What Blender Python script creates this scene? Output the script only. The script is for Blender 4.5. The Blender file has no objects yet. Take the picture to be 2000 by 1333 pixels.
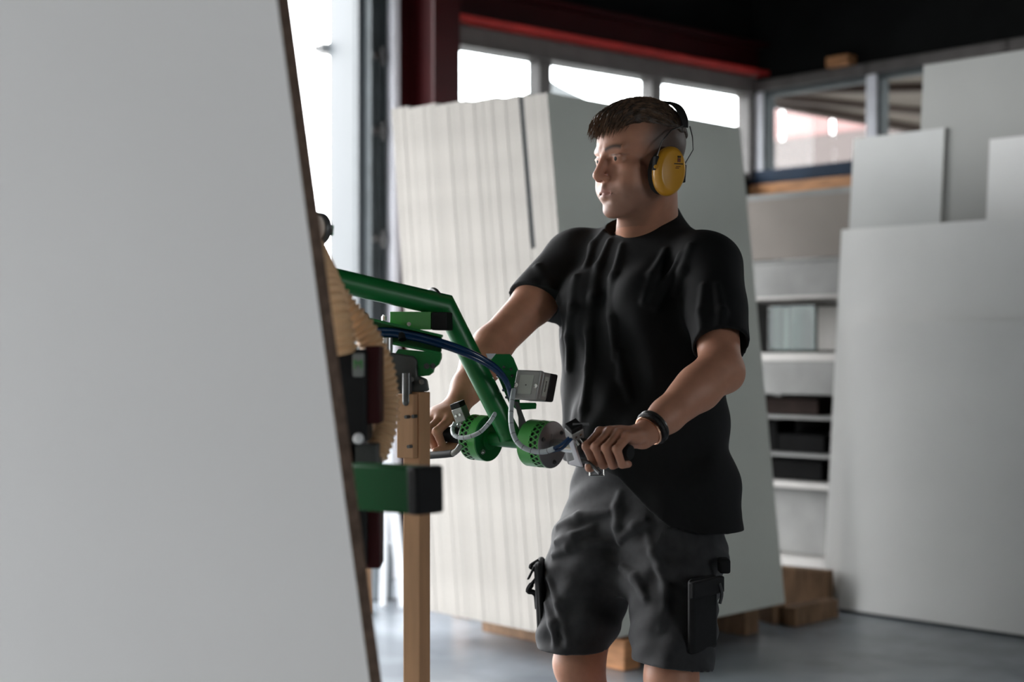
import bpy, math, random
import numpy as np
from mathutils import Vector, Matrix
random.seed(7)
SC = bpy.context.scene
COL = SC.collection

# ---------------------------------------------------------------- camera, world, light, exposure
F_PX = 2778.0          # 50 mm on a 36 mm sensor, 2000 px wide
CAM_H = 1.21
HOR = 690.0
cam_d = bpy.data.cameras.new('camera')
cam_d.lens = 50.0; cam_d.sensor_width = 36.0
cam_d.shift_y = (HOR - 666.5) / 2000.0
cam_d.clip_start = 0.05; cam_d.clip_end = 300
cam_d.dof.use_dof = True
cam_d.dof.focus_distance = 3.02
cam_d.dof.aperture_fstop = 2.2
cam = bpy.data.objects.new('camera', cam_d)
cam.location = (0, 0, CAM_H); cam.rotation_euler = (math.pi / 2, 0, 0)
COL.objects.link(cam); SC.camera = cam
SC.view_settings.view_transform = 'Standard'
SC.view_settings.look = 'None'
SC.view_settings.gamma = 1.0
SC.view_settings.use_curve_mapping = False
SC.view_settings.exposure = 0.0
wd = bpy.data.worlds.new('overcast_sky'); SC.world = wd
wd.use_nodes = True
wb = wd.node_tree.nodes['Background']
wb.inputs['Color'].default_value = (0.975, 0.985, 1.0, 1)
wb.inputs['Strength'].default_value = 12.5
# daylight comes in through the two open gates: portals only guide the sampling of that sky
def portal(name, centre, normal, w, h):
    l = bpy.data.lights.new(name, 'AREA'); l.shape = 'RECTANGLE'; l.size = w; l.size_y = h
    l.cycles.is_portal = True
    o = bpy.data.objects.new(name, l); o.location = centre
    o.rotation_euler = Vector(normal).to_track_quat('-Z', 'Z').to_euler()
    COL.objects.link(o)

# ---------------------------------------------------------------- helpers
def P(px, py, d):
    """a measured picture point at distance d -> world"""
    return np.array([(px - 1000.0) / F_PX * d, d, CAM_H - (py - HOR) / F_PX * d])
V3 = lambda *a: np.array(a, float)
def unit(v):
    v = np.asarray(v, float); return v / (np.linalg.norm(v) + 1e-12)
UP = V3(0, 0, 1)

MATS = {}
def mat(name, col, rough=0.55, metal=0.0, var=0.10, scale=14.0, bump=0.0, stretch=(1, 1, 1), spec=0.3, coat=0.0, col2=None, rnd=0.0, bscale=None, detail=4.0, sheen=0.0, trans=0.0, lo=0.35, hi=0.65):
    if name in MATS: return MATS[name]
    m = bpy.data.materials.new(name); m.use_nodes = True
    nt = m.node_tree; b = nt.nodes['Principled BSDF']
    tc = nt.nodes.new('ShaderNodeTexCoord'); mp = nt.nodes.new('ShaderNodeMapping')
    mp.inputs['Scale'].default_value = stretch
    nt.links.new(tc.outputs['Object'], mp.inputs['Vector'])
    nz = nt.nodes.new('ShaderNodeTexNoise'); nz.inputs['Scale'].default_value = scale; nz.inputs['Detail'].default_value = detail
    nt.links.new(mp.outputs['Vector'], nz.inputs['Vector'])
    rp = nt.nodes.new('ShaderNodeValToRGB')
    c1 = [max(0, c * (1 - var)) for c in col]; c2 = [min(1, c * (1 + var)) for c in (col2 or col)]
    rp.color_ramp.elements[0].position = lo; rp.color_ramp.elements[1].position = hi
    rp.color_ramp.elements[0].color = (*c1, 1); rp.color_ramp.elements[1].color = (*c2, 1)
    nt.links.new(nz.outputs['Fac'], rp.inputs['Fac'])
    out = rp.outputs['Color']
    if rnd > 0:
        oi = nt.nodes.new('ShaderNodeObjectInfo'); hs = nt.nodes.new('ShaderNodeHueSaturation')
        mr = nt.nodes.new('ShaderNodeMapRange'); mr.inputs['To Min'].default_value = 1 - rnd; mr.inputs['To Max'].default_value = 1 + rnd * .5
        nt.links.new(oi.outputs['Random'], mr.inputs['Value']); nt.links.new(mr.outputs['Result'], hs.inputs['Value'])
        nt.links.new(out, hs.inputs['Color']); out = hs.outputs['Color']
    nt.links.new(out, b.inputs['Base Color'])
    b.inputs['Roughness'].default_value = rough; b.inputs['Metallic'].default_value = metal
    b.inputs['Specular IOR Level'].default_value = spec
    b.inputs['Coat Weight'].default_value = coat
    b.inputs['Sheen Weight'].default_value = sheen
    if bump > 0:
        n2 = nt.nodes.new('ShaderNodeTexNoise'); n2.inputs['Scale'].default_value = bscale or scale * 3; n2.inputs['Detail'].default_value = 5
        nt.links.new(mp.outputs['Vector'], n2.inputs['Vector'])
        bp = nt.nodes.new('ShaderNodeBump'); bp.inputs['Strength'].default_value = bump; bp.inputs['Distance'].default_value = 0.004
        nt.links.new(n2.outputs['Fac'], bp.inputs['Height']); nt.links.new(bp.outputs['Normal'], b.inputs['Normal'])
    MATS[name] = m
    return m
def glass(name, tint=(0.97, 0.99, 0.99), refl=0.012):
    if name in MATS: return MATS[name]
    m = bpy.data.materials.new(name); m.use_nodes = True; nt = m.node_tree; nt.nodes.clear()
    o = nt.nodes.new('ShaderNodeOutputMaterial'); t = nt.nodes.new('ShaderNodeBsdfTransparent'); g = nt.nodes.new('ShaderNodeBsdfGlossy')
    g.inputs['Roughness'].default_value = 0.03; t.inputs['Color'].default_value = (*tint, 1)
    x = nt.nodes.new('ShaderNodeMixShader'); x.inputs['Fac'].default_value = refl
    nt.links.new(t.outputs[0], x.inputs[1]); nt.links.new(g.outputs[0], x.inputs[2]); nt.links.new(x.outputs[0], o.inputs['Surface'])
    MATS[name] = m
    return m

WLOC = {}
def tag(o, label=None, cat=None, group=None, kind=None):
    if label: o['label'] = label
    if cat: o['category'] = cat
    if group: o['group'] = group
    if kind: o['kind'] = kind
    return o
def empty(name, loc):
    o = bpy.data.objects.new(name, None); o.empty_display_size = 0.1
    o.location = [float(c) for c in loc]; COL.objects.link(o); WLOC[o.name] = np.array(loc, float)
    return o
class MB:
    def __init__(s): s.v = []; s.f = []; s.m = []; s.sm = []
    def add(s, vs, fs, mi=0, smooth=True):
        n = len(s.v); s.v += [tuple(map(float, p)) for p in vs]
        for f in fs: s.f.append(tuple(n + i for i in f)); s.m.append(mi); s.sm.append(smooth)
        return s
    def obox(s, c, ax, ay, az, mi=0):
        """box from centre and three half vectors"""
        c, ax, ay, az = map(lambda q: np.asarray(q, float), (c, ax, ay, az))
        if np.dot(np.cross(ax, ay), az) < 0: ax = -ax
        vs = [c + sx * ax + sy * ay + sz * az for sz in (-1, 1) for sy in (-1, 1) for sx in (-1, 1)]
        return s.add(vs, [(0, 2, 3, 1), (4, 5, 7, 6), (0, 1, 5, 4), (2, 6, 7, 3), (0, 4, 6, 2), (1, 3, 7, 5)], mi, False)
    def bar(s, a, b, w, h, up=UP, mi=0):
        """rectangular bar from a to b, w across, h along up"""
        a, b = np.asarray(a, float), np.asarray(b, float); d = unit(b - a)
        sd = unit(np.cross(d, up)); u = np.cross(sd, d)
        return s.obox((a + b) / 2, (b - a) / 2, sd * w / 2, u * h / 2, mi)
    def prism(s, poly, o, u, v, w, mi=0):
        """polygon (u,v) extruded along w"""
        o, u, v, w = map(lambda q: np.asarray(q, float), (o, u, v, w)); n = len(poly)
        A = [o + u * p[0] + v * p[1] for p in poly]; B = [a + w for a in A]
        ar = sum(poly[i][0] * poly[(i + 1) % n][1] - poly[(i + 1) % n][0] * poly[i][1] for i in range(n))
        if ar * np.dot(np.cross(u, v), w) < 0: A, B = B, A
        if ar < 0: pass
        fs = [tuple(reversed(range(n))), tuple(range(n, 2 * n))] if ar * 1 != 0 else []
        fs += [(i, (i + 1) % n, n + (i + 1) % n, n + i) for i in range(n)]
        return s.add(A + B, fs, mi, False)
    def tube(s, pts, r, n=12, caps=True, mi=0, closed=False, flat=None, mitre=False):
        pts = [np.asarray(p, float) for p in pts]; m = len(pts)
        rs = r if hasattr(r, '__len__') else [r] * m
        T = []
        for i in range(m):
            a = pts[i - 1] if (i > 0 or closed) else pts[i]; b = pts[(i + 1) % m] if (i < m - 1 or closed) else pts[i]
            T.append(unit(b - a))
        ref = UP if abs(T[0][2]) < 0.9 else V3(1, 0, 0)
        if flat is not None: ref = np.asarray(flat, float)
        N = unit(ref - T[0] * np.dot(ref, T[0])); vs = []
        for i in range(m):
            N = unit(N - T[i] * np.dot(N, T[i])); B = np.cross(T[i], N)
            mm = None
            if mitre and 0 < i < m - 1:
                d0, d1 = unit(pts[i] - pts[i - 1]), unit(pts[i + 1] - pts[i]); mm = unit(d1 - d0); st = 1 / max(.3, math.sqrt((1 + np.dot(d0, d1)) / 2)) - 1
            for k in range(n):
                a = 2 * math.pi * k / n; o_ = (N * math.cos(a) + B * math.sin(a)) * rs[i]
                if mm is not None: o_ = o_ + mm * np.dot(o_, mm) * st
                vs.append(pts[i] + o_)
        fs = []
        for i in range(m if closed else m - 1):
            j = (i + 1) % m
            for k in range(n): fs.append((i * n + k, i * n + (k + 1) % n, j * n + (k + 1) % n, j * n + k))
        if caps and not closed:
            fs.append(tuple(reversed(range(n)))); fs.append(tuple(range((m - 1) * n, m * n)))
        return s.add(vs, fs, mi, True)
    def cyl(s, a, b, r, r2=None, n=24, mi=0): return s.tube([a, b], [r, r if r2 is None else r2], n, True, mi)
    def lathe(s, prof, o, ax, n=32, mi=0, u=None):
        """profile [(radius, height)] spun about ax"""
        o, ax = np.asarray(o, float), unit(ax); u = unit(np.cross(ax, V3(0.3, 0.2, 0.93))) if u is None else unit(u); w = np.cross(ax, u); vs = []
        for r, h in prof:
            for k in range(n):
                a = 2 * math.pi * k / n; vs.append(o + ax * h + (u * math.cos(a) + w * math.sin(a)) * r)
        fs = []
        for i in range(len(prof) - 1):
            for k in range(n): fs.append((i * n + k, i * n + (k + 1) % n, (i + 1) * n + (k + 1) % n, (i + 1) * n + k))
        fs.append(tuple(reversed(range(n)))); fs.append(tuple(range((len(prof) - 1) * n, len(prof) * n)))
        return s.add(vs, fs, mi, True)
    def ball(s, c, rx, ry=None, rz=None, n=16, mi=0, R=None):
        ry = ry or rx; rz = rz or rx; c = np.asarray(c, float); R = np.eye(3) if R is None else R; vs = [c + R @ V3(0, 0, -rz)]; h = n // 2
        for i in range(1, h):
            t = math.pi * i / h - math.pi / 2
            for k in range(n):
                a = 2 * math.pi * k / n
                vs.append(c + R @ V3(rx * math.cos(t) * math.cos(a), ry * math.cos(t) * math.sin(a), rz * math.sin(t)))
        vs.append(c + R @ V3(0, 0, rz)); fs = []
        for k in range(n): fs.append((0, 1 + (k + 1) % n, 1 + k))
        for i in range(h - 2):
            for k in range(n): fs.append((1 + i * n + k, 1 + i * n + (k + 1) % n, 1 + (i + 1) * n + (k + 1) % n, 1 + (i + 1) * n + k))
        L = len(vs) - 1; b0 = 1 + (h - 2) * n
        for k in range(n): fs.append((b0 + k, b0 + (k + 1) % n, L))
        return s.add(vs, fs, mi, True)
    def hexbolt(s, c, ax, r=0.008, h=0.006, mi=0):
        ax = unit(ax); s.tube([c, np.asarray(c) + ax * h], r, 6, True, mi)
        return s.cyl(np.asarray(c) + ax * h, np.asarray(c) + ax * (h + r * .6), r * .5, n=10, mi=mi)
    def build(s, name, mats, parent=None, bevel=0.0, sharp=40, loc=None, segs=2):
        me = bpy.data.meshes.new(name)
        V = np.array(s.v)
        if parent is not None: L = WLOC[parent.name]
        elif loc is not None: L = np.asarray(loc, float)
        else: L = np.array([(V[:, 0].min() + V[:, 0].max()) / 2, (V[:, 1].min() + V[:, 1].max()) / 2, V[:, 2].min()])
        me.from_pydata([tuple(p) for p in (V - L)], [], s.f)
        for m in (mats if isinstance(mats, (list, tuple)) else [mats]): me.materials.append(m)
        me.polygons.foreach_set('material_index', s.m)
        me.polygons.foreach_set('use_smooth', [True] * len(s.f))
        me.set_sharp_from_angle(angle=math.radians(sharp))
        me.update()
        o = bpy.data.objects.new(name, me); COL.objects.link(o)
        if parent is not None:
            o.parent = parent; WLOC[o.name] = L
        else:
            o.location = [float(c) for c in L]; WLOC[o.name] = L
        if bevel > 0:
            bm = o.modifiers.new('bevel', 'BEVEL'); bm.width = bevel; bm.segments = segs; bm.limit_method = 'ANGLE'; bm.angle_limit = math.radians(40)
        return o
def copy_tree(o, loc, parent=None):
    c = o.copy(); COL.objects.link(c)
    if parent is None: c.location = [float(q) for q in loc]; WLOC[c.name] = np.asarray(loc, float)
    else: c.parent = parent
    for ch in o.children: copy_tree(ch, None, c)
    return c
def arc(c, u, v, r, a0, a1, n):
    c, u, v = map(lambda q: np.asarray(q, float), (c, u, v))
    return [c + r * (u * math.cos(math.radians(a0 + (a1 - a0) * i / n)) + v * math.sin(math.radians(a0 + (a1 - a0) * i / n))) for i in range(n + 1)]
def spline(pts, n=8):
    """Catmull-Rom through points"""
    p = [np.asarray(q, float) for q in pts]; p = [2 * p[0] - p[1]] + p + [2 * p[-1] - p[-2]]; out = []
    for i in range(1, len(p) - 2):
        for k in range(n):
            t = k / n
            out.append(0.5 * ((2 * p[i]) + (-p[i - 1] + p[i + 1]) * t + (2 * p[i - 1] - 5 * p[i] + 4 * p[i + 1] - p[i + 2]) * t * t + (-p[i - 1] + 3 * p[i] - 3 * p[i + 1] + p[i + 2]) * t ** 3))
    out.append(p[-2]); return out
# ---------------------------------------------------------------- materials of the place
M_floor = mat('grey_floor_coating', (0.195, 0.222, 0.25), 0.27, var=0.12, scale=2.2, bump=0.05, bscale=40, col2=(0.275, 0.303, 0.335), spec=.45)
M_black = mat('black_painted_boarding', (0.006, 0.0065, 0.0065), 0.8, var=0.25, scale=3, spec=.1)
M_wall = mat('dark_plaster', (0.10, 0.10, 0.095), 0.85, var=0.1, scale=3)
M_red_lit = mat('lit_red_steel_paint', (0.55, 0.045, 0.04), 0.38, var=0.15, scale=5)  # brighter red: light on the beam's lower flange put into the colour
M_dred = mat('dark_and_shaded_red_paint', (0.032, 0.0022, 0.003), 0.5, var=0.15, scale=5, spec=.2)  # column paint; also stands for shade on the beam's web and upper flange
M_frame = mat('weathered_grey_window_frame', (0.11, 0.10, 0.097), 0.5, var=0.12, scale=9, spec=.2)
M_frame_l = mat('pale_grey_aluminium', (0.70, 0.70, 0.75), 0.4, metal=0.0, var=0.06, scale=6)
M_gasket = mat('dark_rubber_gasket', (0.055, 0.065, 0.07), 0.6, var=0.2, scale=6)
M_doorleaf = mat('pale_blue_grey_door_sheet', (0.047, 0.0545, 0.060), 0.6, var=0.03, scale=3, spec=.12)
M_steel = mat('brushed_steel', (0.42, 0.42, 0.42), 0.32, metal=0.9, var=0.12, scale=30)
M_dsteel = mat('dark_steel', (0.10, 0.10, 0.10), 0.4, metal=0.6, var=0.2, scale=20)
M_glass = glass('clear_pane')
M_blue = mat('navy_painted_rail', (0.010, 0.022, 0.045), 0.6, var=0.15, scale=8, spec=.15)
M_timber = mat('raw_pine_timber', (0.44, 0.21, 0.095), 0.6, var=0.22, scale=7, stretch=(1, 1, 6), bump=0.15)
M_timber_d = mat('weathered_and_shaded_timber', (0.19, 0.11, 0.06), 0.65, var=0.25, scale=8, stretch=(5, 1, 1), bump=0.2)
M_white = mat('white_melamine_face', (0.84, 0.84, 0.82), 0.42, var=0.025, scale=2.5)
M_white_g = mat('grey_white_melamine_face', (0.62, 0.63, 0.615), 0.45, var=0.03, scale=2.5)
M_green_w = mat('pale_grey_green_melamine_face', (0.58, 0.60, 0.55), 0.45, var=0.03, scale=2.0)
M_chip = mat('chipboard_edge', (0.37, 0.348, 0.32), 0.8, var=0.07, scale=60, stretch=(1, 1, 0.12), bump=0.2, bscale=90, rnd=0.05)
M_chip_b = mat('brown_chipboard_edge', (0.17, 0.11, 0.08), 0.8, var=0.25, scale=70, bump=0.2)

# ---------------------------------------------------------------- room shell
CN = V3(1.62, 9.5, 0)                       # far corner of the room
WL = V3(-0.78, -0.627, 0); WL /= np.linalg.norm(WL)      # along the window wall, towards the left
WN = V3(0.627, -0.78, 0); WN /= np.linalg.norm(WN)       # its normal into the room
RR = unit(V3(0.70, -0.714, 0)); RN = unit(V3(-0.714, -0.70, 0))   # right wall: along, normal into the room
CEIL = 3.75
def wpt(s, z, off=0.0): return CN + WL * s + WN * off + UP * z
def rpt(a, z, off=0.0): return CN + RR * a + RN * off + UP * z
def wbox(mb, s0, s1, z0, z1, o0, o1, mi=0): return mb.obox(wpt((s0 + s1) / 2, (z0 + z1) / 2, (o0 + o1) / 2), WL * (s1 - s0) / 2, UP * (z1 - z0) / 2, WN * (o1 - o0) / 2, mi)
def rbox(mb, a0, a1, z0, z1, o0, o1, mi=0): return mb.obox(rpt((a0 + a1) / 2, (z0 + z1) / 2, (o0 + o1) / 2), RR * (a1 - a0) / 2, UP * (z1 - z0) / 2, RN * (o1 - o0) / 2, mi)
SL = 11.6                                   # the window wall ends here; the left wall starts
LW0 = wpt(SL, 0)
GATE0, GATE1, GATEZ = 3.07, 9.0, 3.5        # open gate in the window wall
LG0, LG1, LGZ = 2.7, 4.35, 3.55                # open gate in the left wall (along it)
BACK = 13.0
mb = MB()
A_, B_, C_, D_ = wpt(SL + .2, 0, -.2), CN + WL * -.2 - WN * .2, rpt(BACK, 0, -.2), LW0 + WN * BACK
poly = [A_, D_, C_, B_]
mb.add([p + UP * z for z in (-0.15, 0) for p in poly], [(3, 2, 1, 0), (4, 5, 6, 7), (0, 1, 5, 4), (1, 2, 6, 5), (2, 3, 7, 6), (3, 0, 4, 7)], 0, False)
fl = tag(mb.build('floor', M_floor), 'smooth mid grey coated concrete floor with pale scuffs', 'floor', kind='structure')
mb = MB()
mb.add([p + UP * z for z in (CEIL, CEIL + .2) for p in poly], [(3, 2, 1, 0), (4, 5, 6, 7), (0, 1, 5, 4), (1, 2, 6, 5), (2, 3, 7, 6), (3, 0, 4, 7)], 0, False)
ceil_o = tag(mb.build('ceiling', M_black), 'black boarded ceiling above the window strip', 'ceiling', kind='structure')
for i in range(6):
    b = MB(); a0 = wpt(0.1 + 1.5 * i, CEIL - .07, .02); b.bar(a0, a0 + WN * 6.0, .09, .14)
    b.build('ceiling_joist', M_black, ceil_o)
# window wall
WZ0, WZ1 = 2.40, 2.945
mb = MB()
wbox(mb, -0.25, 2.80, 0, WZ0 - .04, -.2, 0); wbox(mb, -.25, 2.80, WZ1 + .10, CEIL, -.2, 0); wbox(mb, 2.74, 2.87, 0, CEIL, -.2, -.02)
wbox(mb, 2.87, GATE1, GATEZ, CEIL, -.2, 0); wbox(mb, GATE1, SL + .2, 0, CEIL, -.2, 0)
tag(mb.build('wall_far', M_black), 'black boarded far wall carrying the window strip and the open gate', 'wall', kind='structure')
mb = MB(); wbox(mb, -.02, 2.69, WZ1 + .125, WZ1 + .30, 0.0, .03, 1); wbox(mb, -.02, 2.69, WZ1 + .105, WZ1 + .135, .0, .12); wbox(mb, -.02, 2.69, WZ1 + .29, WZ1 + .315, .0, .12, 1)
tag(mb.build('trim_1', [M_red_lit, M_dred], bevel=.004), 'red painted steel beam running along the top of the window strip', 'beam', kind='structure')
MUL = [0.03, 0.925, 1.84, 2.77]
for i in range(3):
    s0, s1 = MUL[i], MUL[i + 1]
    w = tag(empty('window_%d' % (i + 1), wpt((s0 + s1) / 2, WZ0, 0)), ['clear window pane nearest the far corner, beside the right-hand windows', 'middle pane of the high window strip, above the man\'s head', 'leftmost pane of the high window strip, next to the red column'][i], 'window', kind='structure')
    b = MB(); wbox(b, s0 - .045, s0 + .045, WZ0, WZ1, -.09, .02); b.build('mullion', M_frame, w, bevel=.004)
    b = MB(); wbox(b, s0, s1, WZ1, WZ1 + .10, -.10, .035); b.build('top_rail', M_frame, w, bevel=.005)
    b = MB(); wbox(b, s0, s1, WZ1 - .02, WZ1 + .0, -.10, .05); b.build('top_bead', M_frame, w, bevel=.003)
    b = MB(); wbox(b, s0, s1, WZ0 - .04, WZ0, -.10, .03); b.build('bottom_rail', M_frame, w, bevel=.005)
    b = MB(); wbox(b, s0 + .045, s1 - .045, WZ0, WZ1 - .02, -.05, -.044); b.build('pane', M_glass, w)
# H-section column between the windows and the gate
mb = MB()
c0 = 2.69
wbox(mb, c0, c0 + .17, 0, CEIL, .30, .322); wbox(mb, c0, c0 + .17, 0, CEIL, .0, .022); wbox(mb, c0 + .075, c0 + .095, 0, CEIL, .02, .30)
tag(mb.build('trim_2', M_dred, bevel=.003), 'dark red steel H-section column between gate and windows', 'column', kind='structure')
# gate: frame, gasket strip with hinges, strip, open leaf
mb = MB(); wbox(mb, 2.895, 2.94, 0, GATEZ, -.12, .06); jm = tag(mb.build('trim_3', M_frame_l, bevel=.006), 'pale aluminium strip upright beside the gate', 'door frame', kind='structure')
gk = tag(empty('trim_4', wpt(2.98, 0, 0)), 'dark ribbed gate jamb with hinge plates', 'door frame', kind='structure')
b = MB(); wbox(b, 2.945, 3.05, 0, GATEZ, -.16, -.02); b.build('jamb', M_gasket, gk)
for i, (q0, q1, o) in enumerate([(2.948, 2.958, .01), (2.972, 2.98, .0), (2.995, 3.01, .0), (3.035, 3.05, .012)]):
    b = MB(); wbox(b, q0, q1, 0, GATEZ, -.02, o); b.build('rib', M_gasket, gk, bevel=.004)
for z in (0.5, 1.82, 2.40, 2.80):
    b = MB(); wbox(b, 2.95, 3.045, z - .02, z + .02, -.02, .018); b.cyl(wpt(2.98, z - .05, .018), wpt(2.98, z + .05, .018), .012, n=12); b.build('hinge', M_dsteel, gk, bevel=.003)
hg = wpt(3.055, 0, -.05); ld = unit(V3(-0.315, 0.95, 0)); ln = unit(V3(0.95, 0.315, 0))
lf = tag(empty('door_1', hg), 'pale blue-grey gate leaf swung open to the outside', 'gate leaf', kind='structure')
b = MB(); b.obox(hg + ld * .44 + UP * 1.72, ld * .44, ln * .022, UP * 1.70); b.build('leaf', M_doorleaf, lf, bevel=.006)
b = MB(); b.obox(hg + ld * .03 - ln * .026 + UP * 1.72, ld * .03, ln * .006, UP * 1.70); b.build('edge_strip', M_doorleaf, lf)
b = MB(); e = hg + ld * .90 - ln * .03 + UP * 3.02; b.obox(e, ld * .05, ln * .05, UP * .03); b.obox(e - ln * .06 - UP * .0, ld * .045, ln * .025, UP * .018); b.build('latch', M_steel, lf, bevel=.006)
# right wall with its window
RM = [0.045, 0.90, 1.82] + [2.72 + .92 * k for k in range(4)]  # windows further along are unseen, added as fill light
mb = MB()
rbox(mb, 0, BACK, 0, 2.33, -.2, 0); rbox(mb, 0, BACK, WZ1 + .07, CEIL, -.2, 0, 1); rbox(mb, RM[-1] + .03, BACK, 2.33, WZ1 + .07, -.2, 0)
tag(mb.build('wall_right', [M_wall, M_black]), 'grey right-hand wall below and above its window', 'wall', kind='structure')
for i in range(len(RM) - 1):
    a0, a1 = RM[i], RM[i + 1]
    w = tag(empty('window_%d' % (i + 4), rpt((a0 + a1) / 2, 2.43, 0)), ['right-hand wall window nearest the far corner, with a pale building outside', 'right-hand wall window above the leaning white boards', 'right-hand wall window hidden behind the tallest white board', 'unseen right-hand wall window added as fill light'][min(i, 3)], 'window', kind='structure')
    b = MB(); rbox(b, a0 - .04, a0 + .03, 2.42, WZ1, -.09, .02); b.build('mullion', M_frame_l if i < 2 else M_frame, w, bevel=.004)
    b = MB(); rbox(b, a0 - .04, a1, WZ1, WZ1 + .07, -.09, .05); b.build('top_rail', M_frame, w, bevel=.006)
    b = MB(); rbox(b, a0, a1, WZ1 - .03, WZ1, -.09, .0); b.build('top_bead', M_gasket, w)
    b = MB(); rbox(b, a0 + .03, a0 + .055, 2.42, WZ1 - .03, -.09, .0); b.build('side_bead', M_gasket, w)
    b = MB(); rbox(b, a0 + .055, a1 - .04, 2.42, WZ1 - .03, -.05, -.044); b.build('pane', M_glass, w)
mb = MB(); rbox(mb, 0, RM[-1], 2.33, 2.42, -.1, .04); tag(mb.build('trim_5', M_blue, bevel=.005), 'navy blue painted sill rail under the right-hand windows', 'sill', kind='structure')
mb = MB(); rbox(mb, 0, RM[-1], 2.235, 2.325, .0, .06); tag(mb.build('trim_6', M_timber, bevel=.005), 'orange pine batten fixed below the navy sill', 'batten', kind='structure')
mb = MB(); rbox(mb, .62, .78, WZ1 + .07, WZ1 + .135, .0, .10); tag(mb.build('timber_block', M_timber, bevel=.004), 'small pine offcut lying on the window head rail', 'wood block')
# left wall with the second gate, back wall
mb = MB()
def lbox(m, t0, t1, z0, z1): return m.obox(LW0 + WN * (t0 + t1) / 2 + UP * (z0 + z1) / 2 + WL * .1, WN * (t1 - t0) / 2, WL * .1, UP * (z1 - z0) / 2)
lbox(mb, 0, LG0, 0, CEIL); lbox(mb, LG0, LG1, LGZ, CEIL); lbox(mb, LG1, BACK, 0, CEIL)
tag(mb.build('wall_left', M_wall), 'dark left wall with a wide open gate', 'wall', kind='structure')
mb = MB(); q0, q1 = LW0 + WN * BACK, rpt(BACK, 0)
bd = unit(q1 - q0); bl = np.linalg.norm(q1 - q0)
for z0, z1 in ((0, 1.1), (3.2, CEIL)): mb.bar(q0 + UP * (z0 + z1) / 2, q1 + UP * (z0 + z1) / 2, .2, z1 - z0)
for t0, t1 in ((0, 7.0), (7.0 + 1.9, bl)): mb.bar(q0 + bd * t0 + UP * 2.15, q0 + bd * t1 + UP * 2.15, .2, 2.1)
NWB = 2; wst = 0.95;  # unseen rear windows, added to bring fill light onto the stack's front
for i in range(NWB):
    t0 = 7.0 + i * wst; w = tag(empty('window_%d' % (30 + i), q0 + bd * (t0 + wst / 2) + UP * 1.1), 'tall unseen rear wall window added as fill light', 'window', kind='structure')
    b = MB(); b.bar(q0 + bd * (t0 + .03) + UP * 2.15, q0 + bd * (t0 + wst - .03) + UP * 2.15, .006, 2.1); b.build('pane', M_glass, w)
    b = MB(); b.bar(q0 + bd * (t0 - .03) + UP * 2.15, q0 + bd * (t0 + .03) + UP * 2.15, .1, 2.1); b.build('mullion', M_frame, w)
portal('rear_fill_portal', q0 + bd * (7.0 + NWB * wst / 2) + UP * 2.15 + unit(np.cross(bd, UP)) * .12 * (1 if np.dot(np.cross(bd, UP), WN) > 0 else -1), -WN, NWB * wst, 2.1)
tag(mb.build('wall_back', M_wall), 'dark rear wall of the workshop', 'wall', kind='structure')
portal('gate_portal', wpt((GATE0 + GATE1) / 2, GATEZ / 2, -.12), WN, GATE1 - GATE0, GATEZ)
portal('left_gate_portal', LW0 + WN * (LG0 + LG1) / 2 + UP * LGZ / 2 + WL * .12, -WL, LG1 - LG0, LGZ)
portal('window_portal', wpt(1.4, (WZ0 + WZ1) / 2, -.12), WN, 2.8, WZ1 - WZ0)
portal('right_window_portal', rpt(RM[-1] / 2, (2.42 + WZ1) / 2, -.12), RN, RM[-1], WZ1 - 2.42)

# ---------------------------------------------------------------- outside
M_yard = mat('pale_concrete_yard', (0.17, 0.17, 0.165), 0.8, var=0.1, scale=1.5)
M_soffit = mat('beige_soffit_boards', (0.13, 0.105, 0.085), 0.7, var=0.08, scale=2)
M_beam_b = mat('brown_canopy_beam', (0.05, 0.032, 0.025), 0.7, var=0.1, scale=4)
M_pink = mat('pale_pink_translucent_sheet', (0.16, 0.085, 0.08), 0.5, var=0.06, scale=3)
M_pale = mat('pale_pinkish_render', (0.070, 0.056, 0.053), 0.8, var=0.04, scale=1)
M_roof = mat('pale_grey_sheet_roof', (0.075, 0.079, 0.081), 0.6, var=0.04, scale=1)
mb = MB(); mb.add([(-45, -30, -.17), (45, -30, -.17), (45, 60, -.17), (-45, 60, -.17)], [(0, 1, 2, 3)])
tag(mb.build('ground_outside', M_yard), 'pale concrete yard outside the workshop', 'ground', kind='structure')
cp = tag(empty('canopy', rpt(2.5, 0, -6.0)), 'beige boarded canopy outside the right-hand windows', 'canopy')
rp_ = lambda a, o, z: rpt(a, z, o)
b = MB(); zc0, zc1 = 4.05, 4.45
q1_ = P(1497, 193, 10.6); q2_ = P(1765, 243, 11.75); qs = [rp_(.1, -.22, 3.06), rp_(5, -.22, 3.06), q1_ + (q2_ - q1_) * 4, q1_]
b.add(qs + [q + UP * .15 for q in qs], [(0, 1, 2, 3), (7, 6, 5, 4), (0, 4, 5, 1), (1, 5, 6, 2), (2, 6, 7, 3), (3, 7, 4, 0)], 0, False); b.build('soffit', M_soffit, cp)
for t in (.35, .68, .98):
    p0 = qs[0] * (1 - t) + qs[3] * t; p1 = qs[1] * (1 - t) + qs[2] * t
    b = MB(); b.bar(p0 - UP * .02, p1 - UP * .04, .08, .08); b.build('beam', M_beam_b, cp)
b = MB(); pq = q1_ + (q2_ - q1_) * 3.8; b.bar(V3(pq[0], pq[1], -.17), pq, .12, .12, up=RN); b.build('post', M_beam_b, cp)
nb = tag(empty('storage_building', rpt(2, -.17, -11)), 'pale neighbouring building with pinkish sheet panels beyond the canopy', 'building')
b = MB(); rbox(b, -8.7, 6, -.17, 4.66, -11.6, -11.4); b.build('wall', M_pale, nb)
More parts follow.
